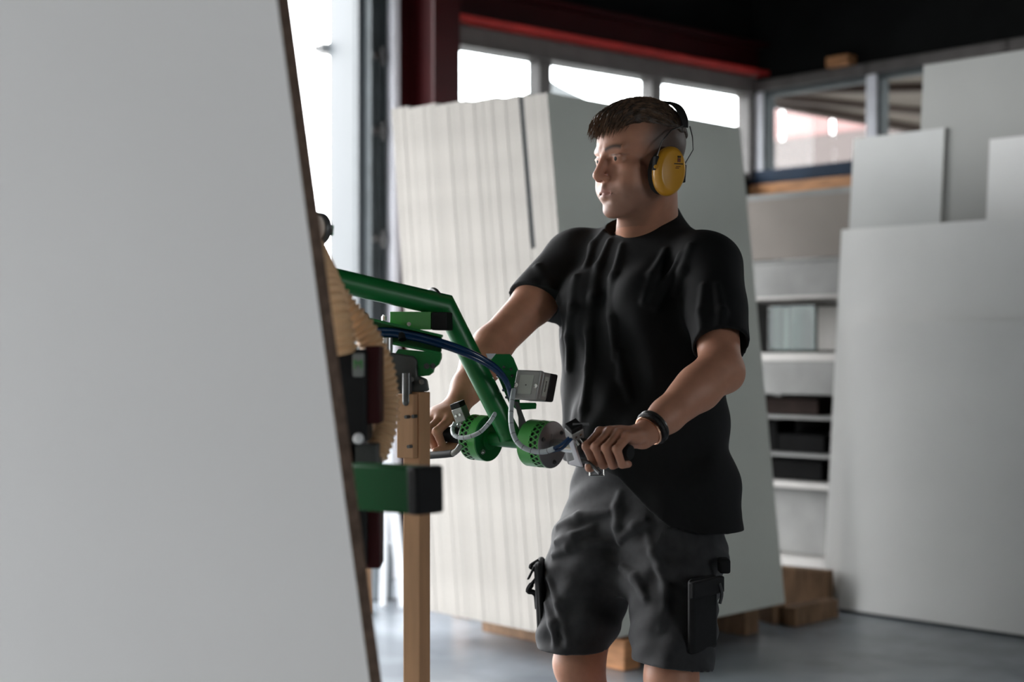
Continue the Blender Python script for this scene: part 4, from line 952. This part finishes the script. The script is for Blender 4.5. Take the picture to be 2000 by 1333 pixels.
# 'below' is negative under the line: subtracting it removes that part
n_ = Hv.f.copy()
hp_, hq_ = Hv.mesh(1)
M_hair = mat('short_dark_brown_hair', (.050, .033, .024), .5, var=.35, scale=70, stretch=(1, 1, 1), bump=.5, bscale=180, spec=.4)
qq = (hp_ - HC) / HS; nx, ny, nz = qq @ HF2, qq @ HLf, qq @ HU
wav = .0016 * np.sin(ny * 420 + 3 * np.sin(nx * 60)) * np.clip((nx + .06) / .1, 0, 1) + .001 * np.sin(ny * 900 + nx * 200)
cen = hl(-.01, 0, .03); dirs = hp_ - cen; dirs /= np.linalg.norm(dirs, axis=1)[:, None]
hair = big_mesh('hair', hp_ + dirs * wav[:, None], hq_, M_hair, pe)
rs = np.random.RandomState(5); tuft = MB(); sel = rs.choice(len(hp_), min(3200, len(hp_)), replace=False)
for i in sel:
    x_, y_, z_ = nx[i], ny[i], nz[i]
    if z_ < .066 and x_ < .05: continue
    nrm = dirs[i]; front = np.clip((x_ - .02) / .07, 0, 1)
    fw = HF2 * (.9) + HLf * rs.uniform(-.35, .35) + HU * (.25 - 1.5 * front * np.clip(x_ / .09, 0, 1) ** 2)
    t = unit(fw - nrm * np.dot(fw, nrm) * .85); Ln = rs.uniform(.012, .024) * (1 + .35 * front)
    p0 = hp_[i] - nrm * .001; p1 = p0 + t * Ln * .5 + nrm * rs.uniform(.001, .003); p2 = p0 + t * Ln + nrm * rs.uniform(-.001, .003) - HU * .004 * front
    tuft.tube([p0, p1, p2], [.0011, .0009, .0002], 3, False)
tag(tuft.build('hair_tufts', mat('brown_hair_strands', (.15, .092, .06), .45, var=.4, scale=50), hair), kind='stuff')

# ---------------------------------------------------------------- t-shirt
S = Vol(steps((-.04, .62, .0036)), steps((2.86, 3.66, .0036)), steps((.76, 1.58, .0036)))
cx, cy = TC[0], TC[1]
S.loft([(.74, cx + .022, cy, .213, .164), (.85, cx + .022, cy, .213, .164), (.95, cx + .014, cy, .206, .154), (1.05, cx + .008, cy, .203, .148), (1.18, cx, cy, .203, .146), (1.30, cx - .002, cy, .205, .142), (1.38, cx, cy + .005, .19, .128), (1.44, cx + .005, cy + .01, .15, .105), (1.50, cx + .012, cy + .02, .09, .085), (1.55, cx + .018, cy + .028, .066, .072)], TL, TF, .02)
NBs = NB_ + V3(0, 0, -.01)
S.cap(NBs + TL * .04 + UP * .018, LS + UP * .012 - TL * .015, .056, .062, .05); S.cap(NBs - TL * .04 + UP * .010, RS + UP * .012 + TL * .015, .056, .062, .05); S.cap(LHp - TL * .012, LHp - TL * .012 - UP * .14, .122, .122, .05)
Lh, Rh = P(1408, 676, 3.02), P(1046, 591, 3.34)
S.cap(LS, Lh + unit(Lh - LS) * .05, .074, .063, .035); S.cap(RS, Rh + unit(Rh - RS) * .05, .072, .065, .035)
S.ell(TC + UP * 1.32 + TF * .10 - TL * .075, (.07, .07, .075), None, .05); S.ell(TC + UP * 1.32 + TF * .10 + TL * .075, (.07, .07, .075), None, .05)   # chest
S.ell(TC + UP * 1.02 + TF * .085, (.11, .11, .14), None, .06)                                                            # belly
# soft crumple
def crumple(X, Y, Z):
    a = (X - cx) * TL[0] + (Y - cy) * TL[1]
    return (.0035 * np.sin(a * 42 + 2.2 * np.sin(Z * 9) + Z * 6) + .0028 * np.sin(a * 75 - Z * 14 + 1.5 * np.sin(Z * 21)) + .0022 * np.sin(Z * 48 + a * 22 + 2 * np.sin(a * 15)))
Xg, Yg, Zg = S.ax[0][:, None, None], S.ax[1][None, :, None], S.ax[2][None, None, :]
S.f += crumple(Xg, Yg, Zg).astype(np.float32) * np.clip((1.42 - Zg) / .25, .25, 1)
def ridge(V_, pts, r, k=.012, sink=.35):
    hs = [V_.hit(*p) for p in pts]; hs = [h for h in hs if h is not None]
    if len(hs) > 1:
        n = len(hs); rr = [r * (.35 + .65 * math.sin(math.pi * (i + .35) / (n - .3 + .0))) for i in range(n)]
        V_.chain([h + V3(0, rr_ * sink, 0) for h, rr_ in zip(hs, rr)], rr, k)
for f_ in ([(1190, 470), (1170, 520), (1160, 580), (1152, 650), (1150, 720), (1140, 800), (1135, 860)], [(1215, 480), (1200, 540), (1196, 620), (1200, 700)], [(1180, 452), (1160, 480), (1145, 520)], [(1300, 490), (1275, 540), (1258, 590)], [(1330, 500), (1300, 560), (1280, 600)], [(1350, 480), (1335, 530), (1320, 570)], [(1210, 690), (1218, 740), (1230, 780)], [(1125, 540), (1118, 600), (1112, 660), (1110, 720)], [(1050, 520), (1070, 560), (1090, 590)], [(1030, 560), (1055, 580), (1080, 600)], [(1400, 560), (1410, 610), (1405, 650)], [(1375, 560), (1370, 610), (1372, 655)]):
    ridge(S, f_, .010)
# openings: hem, sleeves, neck
hemx, hemz_ = [.10, .20, .235, .30, .345, .42, .60], [.955, .952, .935, .865, .828, .812, .806]
def under_hem(X, Y, Z): return Z - np.interp(X[:, 0, 0], hemx, hemz_)[:, None, None]
S.apply(under_hem, [-.1, 2.8, .7], [.7, 3.7, 1.0], .0, '-')
def plane_cut(V_, p, n, lo, hi): V_.apply(lambda X, Y, Z: -((X - p[0]) * n[0] + (Y - p[1]) * n[1] + (Z - p[2]) * n[2]), lo, hi, .0, '-')
nL = unit(unit(Lh - LS) + V3(.05, 0, 0)); nR = unit(P(1002, 680, 3.26) - P(1046, 591, 3.34))
def tube_cut(p, n, rad):
    def fn(X, Y, Z):
        px, py, pz = X - p[0], Y - p[1], Z - p[2]; h = px * n[0] + py * n[1] + pz * n[2]
        return np.maximum(-h, np.sqrt(np.maximum(px * px + py * py + pz * pz - h * h, 0)) - rad)
    S.apply(fn, p - .14, p + .14, .0, '-')
tube_cut(Lh, nL, .088); tube_cut(Rh, nR, .088)
S.cap(Lh - nL * .05, Lh + nL * .01, .052, .056, .004, '-'); S.cap(Rh - nR * .05, Rh + nR * .01, .050, .055, .004, '-')
S.cap(LHp - TL * .012 - UP * .06, LHp - TL * .012 - UP * .2, .113, .113, .004, '-')
S.loft([(.70, cx + .022, cy, .205, .156), (.86, cx + .020, cy, .205, .156), (.94, cx + .014, cy, .18, .125)], TL, TF, .004, '-')
nk = unit(UP + TF * .43 - TL * .17); nc = V3(.309, 3.295, 1.508)
def neck_cut(X, Y, Z):
    px, py, pz = X - nc[0], Y - nc[1], Z - nc[2]; h = px * nk[0] + py * nk[1] + pz * nk[2]
    return np.maximum(-h, np.sqrt(np.maximum(px * px + py * py + pz * pz - h * h, 0)) - .080 - .45 * np.maximum(h, 0))
S.apply(neck_cut, nc - .15, nc + .15, .0, '-')
S.chain([nc - nk * .03, nc + nk * .06], [.058, .072], .004, '-')
sp_, sq_ = S.mesh(1)
M_shirt = mat('black_cotton_jersey', (.0042, .0045, .0048), .8, var=.12, scale=90, bump=.15, bscale=900, sheen=.02, spec=.22)
shirt = big_mesh('t_shirt', sp_, sq_, M_shirt, pe)
# ribbed collar around the neck
e1 = unit(TL - nk * np.dot(TL, nk)); e2 = np.cross(nk, e1)
b = MB(); b.tube([nc + nk * -.001 + (e1 * math.cos(t) * .071 + e2 * math.sin(t) * .078) for t in np.linspace(0, 2 * math.pi, 48, endpoint=False)], .0075, 10, closed=True); b.build('collar', M_shirt, shirt)
b = MB(); b.tube([nc + nk * .012 - TF * .004 + (e1 * math.cos(t) * .067 + e2 * math.sin(t) * .074) for t in np.linspace(0, 2 * math.pi, 60, endpoint=False)], .0016, 6, closed=True); b.build('necklace', mat('fine_gold_chain', (.6, .45, .25), .3, metal=1), pe)

# ---------------------------------------------------------------- cargo shorts
T = Vol(steps((.02, .56, .0038)), steps((2.90, 3.60, .0038)), steps((.42, 1.00, .0038)))
T.loft([(.66, cx + .015, cy, .175, .125), (.75, cx + .012, cy, .190, .136), (.86, cx + .010, cy, .186, .132), (.93, cx + .012, cy, .182, .130), (.965, cx + .012, cy, .178, .126)], TL, TF, .02)
RKs, LKs = P(1124, 1230, 3.28), P(1316, 1262, 3.10)
dR = unit(RKs - (RHp - TL * .0)); dL = unit(LKs - LHp)
T.cap(RHp + TL * .006 - UP * .06, RKs + dR * .09, .112, .079, .035); T.cap(LHp - TL * .010 - UP * .08, LKs + dL * .09, .108, .090, .035); T.cap(P(1152, 1075, 3.30), P(1134, 1200, 3.28), .092, .083, .04)
def crumple2(X, Y, Z): return (.003 * np.sin(X * 40 + Z * 30 + 2 * np.sin(Z * 17)) + .0028 * np.sin(Z * 52 - X * 35 + 2.2 * np.sin(X * 30)) + .002 * np.sin(Z * 95 + Y * 60))
Xg, Yg, Zg = T.ax[0][:, None, None], T.ax[1][None, :, None], T.ax[2][None, None, :]
T.f += crumple2(Xg, Yg, Zg).astype(np.float32)
for f_ in ([(1090, 1030), (1130, 1010), (1190, 1000)], [(1080, 1085), (1110, 1070), (1150, 1062), (1190, 1058)], [(1070, 1130), (1090, 1180), (1105, 1230), (1110, 1260)], [(1085, 1060), (1120, 1050), (1160, 1030)], [(1066, 1180), (1080, 1220), (1085, 1262)], [(1212, 965), (1206, 990), (1206, 1030), (1210, 1060)], [(1265, 1040), (1275, 1080), (1290, 1110), (1302, 1150), (1300, 1190), (1290, 1230)], [(1215, 1050), (1240, 1030), (1260, 1020)], [(1215, 1110), (1240, 1130), (1260, 1170)], [(1330, 1130), (1360, 1145), (1400, 1150)]):
    ridge(T, f_, .009)
zr, zl_ = P(0, 1276, 3.22)[2], P(0, 1302, 3.04)[2]
plane_cut(T, V3(.13, 3.2, zr), unit(V3(.0, .05, -1)), [.0, 2.9, .40], [.225, 3.6, .62])
plane_cut(T, V3(.32, 3.04, zl_), unit(V3(-.12, -.10, -1)), [.225, 2.9, .40], [.56, 3.6, .62])
T.cap(RKs - dR * .0, RKs + dR * .14, .060, .064, .004, '-'); T.cap(LKs - dL * .0, LKs + dL * .14, .070, .074, .004, '-')
tp_, tq_ = T.mesh(1)
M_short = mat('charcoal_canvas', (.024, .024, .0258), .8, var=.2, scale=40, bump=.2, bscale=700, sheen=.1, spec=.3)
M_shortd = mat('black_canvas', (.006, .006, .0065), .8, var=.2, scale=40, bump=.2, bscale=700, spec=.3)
shorts = big_mesh('cargo_shorts', tp_, tq_, M_short, pe)
# cargo pockets with flaps and buckled straps, waistband, belt and buckle
def pocket(c, n, s_, w, h, tz):
    n = unit(n); s_ = unit(s_ - n * np.dot(s_, n)); u = np.cross(n, s_); u = u if u[2] > 0 else -u
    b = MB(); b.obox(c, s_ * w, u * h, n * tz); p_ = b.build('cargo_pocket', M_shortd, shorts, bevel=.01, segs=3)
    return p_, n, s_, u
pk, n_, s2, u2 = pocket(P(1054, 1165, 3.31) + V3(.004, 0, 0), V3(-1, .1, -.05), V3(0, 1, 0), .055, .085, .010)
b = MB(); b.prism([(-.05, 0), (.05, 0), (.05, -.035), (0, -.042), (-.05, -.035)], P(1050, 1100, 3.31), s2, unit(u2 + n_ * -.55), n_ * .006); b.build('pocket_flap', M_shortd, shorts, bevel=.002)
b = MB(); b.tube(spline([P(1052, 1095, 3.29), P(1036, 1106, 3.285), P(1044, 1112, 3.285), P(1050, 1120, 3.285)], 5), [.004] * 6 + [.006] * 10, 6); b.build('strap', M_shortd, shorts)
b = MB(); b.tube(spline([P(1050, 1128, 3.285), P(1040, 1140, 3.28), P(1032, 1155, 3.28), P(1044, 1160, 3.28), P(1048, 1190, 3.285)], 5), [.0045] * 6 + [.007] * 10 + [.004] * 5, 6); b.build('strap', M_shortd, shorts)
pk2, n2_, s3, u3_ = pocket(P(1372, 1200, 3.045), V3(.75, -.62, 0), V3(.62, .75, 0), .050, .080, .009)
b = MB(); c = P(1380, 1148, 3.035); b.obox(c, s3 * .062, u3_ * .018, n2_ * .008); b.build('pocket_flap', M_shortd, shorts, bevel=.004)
b = MB(); c = P(1414, 1105, 3.12); b.obox(c, V3(.012, 0, 0), V3(0, .02, 0), V3(0, 0, .016)); b.build('tool_loop', M_shortd, shorts, bevel=.005)
b = MB(); b.tube(spline([P(1405, 1140, 3.06), P(1410, 1160, 3.06), P(1406, 1180, 3.06)], 4), .0035, 6); b.build('zip_pull', M_dsteel, shorts)
bpts = [V3(cx + .012, cy, .948) + TL * math.cos(t) * .1800 + TF * math.sin(t) * .1290 for t in np.linspace(0, 2 * math.pi, 60, endpoint=False)]
b = MB()
for i in range(60):
    p0, p1 = bpts[i], bpts[(i + 1) % 60]; b.bar(p0, p1 + (p1 - p0) * .05, .006, .032)
b.build('belt', M_shortd, shorts)
bc = P(1166, 920, 3.155); b = MB()
for (a, e) in (((-.016, -.011), (.016, -.011)), ((-.016, .011), (.016, .011)), ((-.016, -.011), (-.016, .011)), ((.016, -.011), (.016, .011))):
    b.tube([bc + V3(a[0], 0, a[1]), bc + V3(e[0], 0, e[1])], .0018, 8)
b.build('belt_buckle', M_chrome, shorts)

# shoes
M_shoe = mat('black_work_shoe', (.02, .02, .02), .5, var=.2)
for A in (RA, LA):
    b = MB(); a = V3(A[0], A[1], .05); t_ = a + TF * .19; b.tube([a - TF * .06 + UP * .0, a, a + TF * .09 - UP * .006, t_ - UP * .012, t_ + TF * .03 - UP * .02], [.038, .047, .046, .042, .022], 20); b.build('shoe', M_shoe, pe)
    b = MB(); b.tube([a - TF * .075 - UP * .036, a + TF * .06 - UP * .036, t_ + TF * .04 - UP * .036], [.03, .03, .03], 4); b.build('shoe_sole', M_blk, pe)

# bracelets on the near wrist
wd_ = unit(LE - LW); e1 = unit(np.cross(wd_, UP)); e2 = np.cross(e1, wd_)
def band(c, r1, r2, rad, name, m, n=40):
    b = MB(); b.tube([c + e1 * math.cos(t) * r1 + e2 * math.sin(t) * r2 for t in np.linspace(0, 2 * math.pi, n, endpoint=False)], rad, 8, closed=True); return b.build(name, m, pe)
band(LW + wd_ * .030, .0315, .0315, .0055, 'bracelet', mat('black_leather_braid', (.012, .011, .011), .4, var=.5, scale=120, bump=.6))
band(LW + wd_ * .020, .0300, .0300, .0028, 'bracelet', mat('copper_bangle', (.75, .42, .28), .25, metal=1))
band(LW + wd_ * .038, .0325, .0325, .0045, 'bracelet', mat('dark_beads', (.03, .028, .026), .3, var=.6, scale=150))

# ---------------------------------------------------------------- ear defenders
M_yel = mat('yellow_plastic', (.56, .27, .025), .32, var=.06, scale=8, coat=.2)
M_foam = mat('black_foam', (.012, .012, .012), .7, var=.2)
M_wire = mat('steel_wire', (.35, .35, .34), .3, metal=1, var=.1)
ed = tag(empty('ear_defenders', hl(-.01, 0, -.06)), 'yellow ear defenders with black headband worn by the man', 'ear defenders')
Lx, Ux = HF2, unit(HU + HF2 * -.12)
for s_ in (1, -1):
    o_ = hl(-.002, .080 * s_, -.034); ny_ = HLf * s_
    def ring(rx, rz, h, n=36): return [o_ + ny_ * h + Lx * rx * math.cos(2 * math.pi * k / n) + Ux * rz * math.sin(2 * math.pi * k / n) for k in range(n)]
    def stackrings(prof, n=36):
        m_ = MB(); vs = []
        for rx, rz, h in prof: vs += ring(rx, rz, h, n)
        fs = [(i * n + k, i * n + (k + 1) % n, (i + 1) * n + (k + 1) % n, (i + 1) * n + k) for i in range(len(prof) - 1) for k in range(n)]
        fs += [tuple(reversed(range(n))), tuple(range((len(prof) - 1) * n, len(prof) * n))]
        if s_ < 0: fs = [tuple(reversed(f)) for f in fs]
        return m_.add(vs, fs)
    cu_ = stackrings([(.034, .047, .010), (.040, .054, .012), (.0412, .0555, .018), (.0395, .0535, .028), (.035, .048, .0345), (.031, .044, .0365), (.0295, .0425, .0366), (.018, .028, .0385), (.002, .003, .039)]).build('ear_cup', M_yel, ed, sharp=60)
    stackrings([(.030, .042, -.010), (.036, .049, -.008), (.037, .050, .002), (.035, .048, .011)]).build('ear_cushion', M_foam, ed)
    # pivots front and rear with wire arms up to the band
    for fx, zz in ((.037, .012), (-.040, -.006)):
        c = o_ + ny_ * .020 + Lx * fx + Ux * zz
        m_ = MB(); m_.bar(c - Ux * (.018 if fx < 0 else .012), c + Ux * (.022 if fx < 0 else .020), .010, .012, up=ny_); m_.build('pivot_arm', M_foam, ed, bevel=.002)
        if fx > 0:
            m_ = MB(); m_.cyl(c + ny_ * .004 + Lx * .003 - Ux * .004, c + ny_ * .008 + Lx * .005 - Ux * .004, .0042, n=14); m_.build('pivot_stud', M_yel, ed)
    be = hl(-.064, .078 * s_, .064)
    m_ = MB(); m_.tube([o_ + ny_ * .020 + Lx * .036 + Ux * .028, hl(.014, .098 * s_, .026), hl(-.016, .094 * s_, .052), be + HF2 * .010 + HLf * .006 * s_], .0013, 8); m_.build('wire_arm', M_wire, ed)
    m_ = MB(); m_.tube([o_ + ny_ * .020 - Lx * .040 + Ux * .012, hl(-.066, .102 * s_, .012), hl(-.070, .096 * s_, .040), be - HF2 * .012 + HLf * .004 * s_], .0013, 8); m_.build('wire_arm', M_wire, ed)
# band: flat strip over the crown
path = spline([hl(-.064, .080, .062), hl(-.066, .072, .088), hl(-.064, .048, .114), hl(-.060, .0, .127), hl(-.064, -.048, .114), hl(-.066, -.072, .088), hl(-.064, -.080, .062)], 8)
m_ = MB(); vs = []; n = len(path)
for i, p in enumerate(path):
    t = unit(path[min(i + 1, n - 1)] - path[max(i - 1, 0)]); a = unit(HF2 - t * np.dot(HF2, t)); nn = np.cross(t, a); wdt = .0135 * (.55 + .45 * math.sin(math.pi * (i + 1.5) / (n + 2)))
    vs += [p + a * wdt + nn * .0015, p - a * wdt + nn * .0015, p - a * wdt - nn * .0015, p + a * wdt - nn * .0015]
fs = [(i * 4 + k, i * 4 + (k + 1) % 4, (i + 1) * 4 + (k + 1) % 4, (i + 1) * 4 + k) for i in range(n - 1) for k in range(4)] + [(3, 2, 1, 0), ((n - 1) * 4, (n - 1) * 4 + 1, (n - 1) * 4 + 2, (n - 1) * 4 + 3)]
m_.add(vs, fs); m_.build('headband', M_foam, ed, bevel=.0008)
# print on the near cup
o_ = hl(-.002, .080, -.034); M_print = mat('dark_print', (.035, .02, .012), .5); M_printr = mat('dark_red_print', (.12, .03, .012), .5)
def mark(x, z, w, h, m): 
    b = MB(); b.obox(o_ + HLf * .0384 + Lx * x + Ux * z, Lx * w, Ux * h, HLf * .0012); b.build('print_mark', m, cup_near)
cup_near = [o for o in ed.children if o.name.startswith('ear_cup')][0]
mark(-.012, .030, .0042, .0022, M_print); mark(-.012, .0225, .0040, .0042, M_printr)
for i in range(9): mark(-.0225 + .0028 * i, .0145, .0011, .0012, M_print)
for i in range(5): mark(-.016 + .0026 * i, .0085, .0010, .0008, M_printr)
for i in range(4): mark(-.012 + .0026 * i, .0050, .0010, .0008, M_printr)
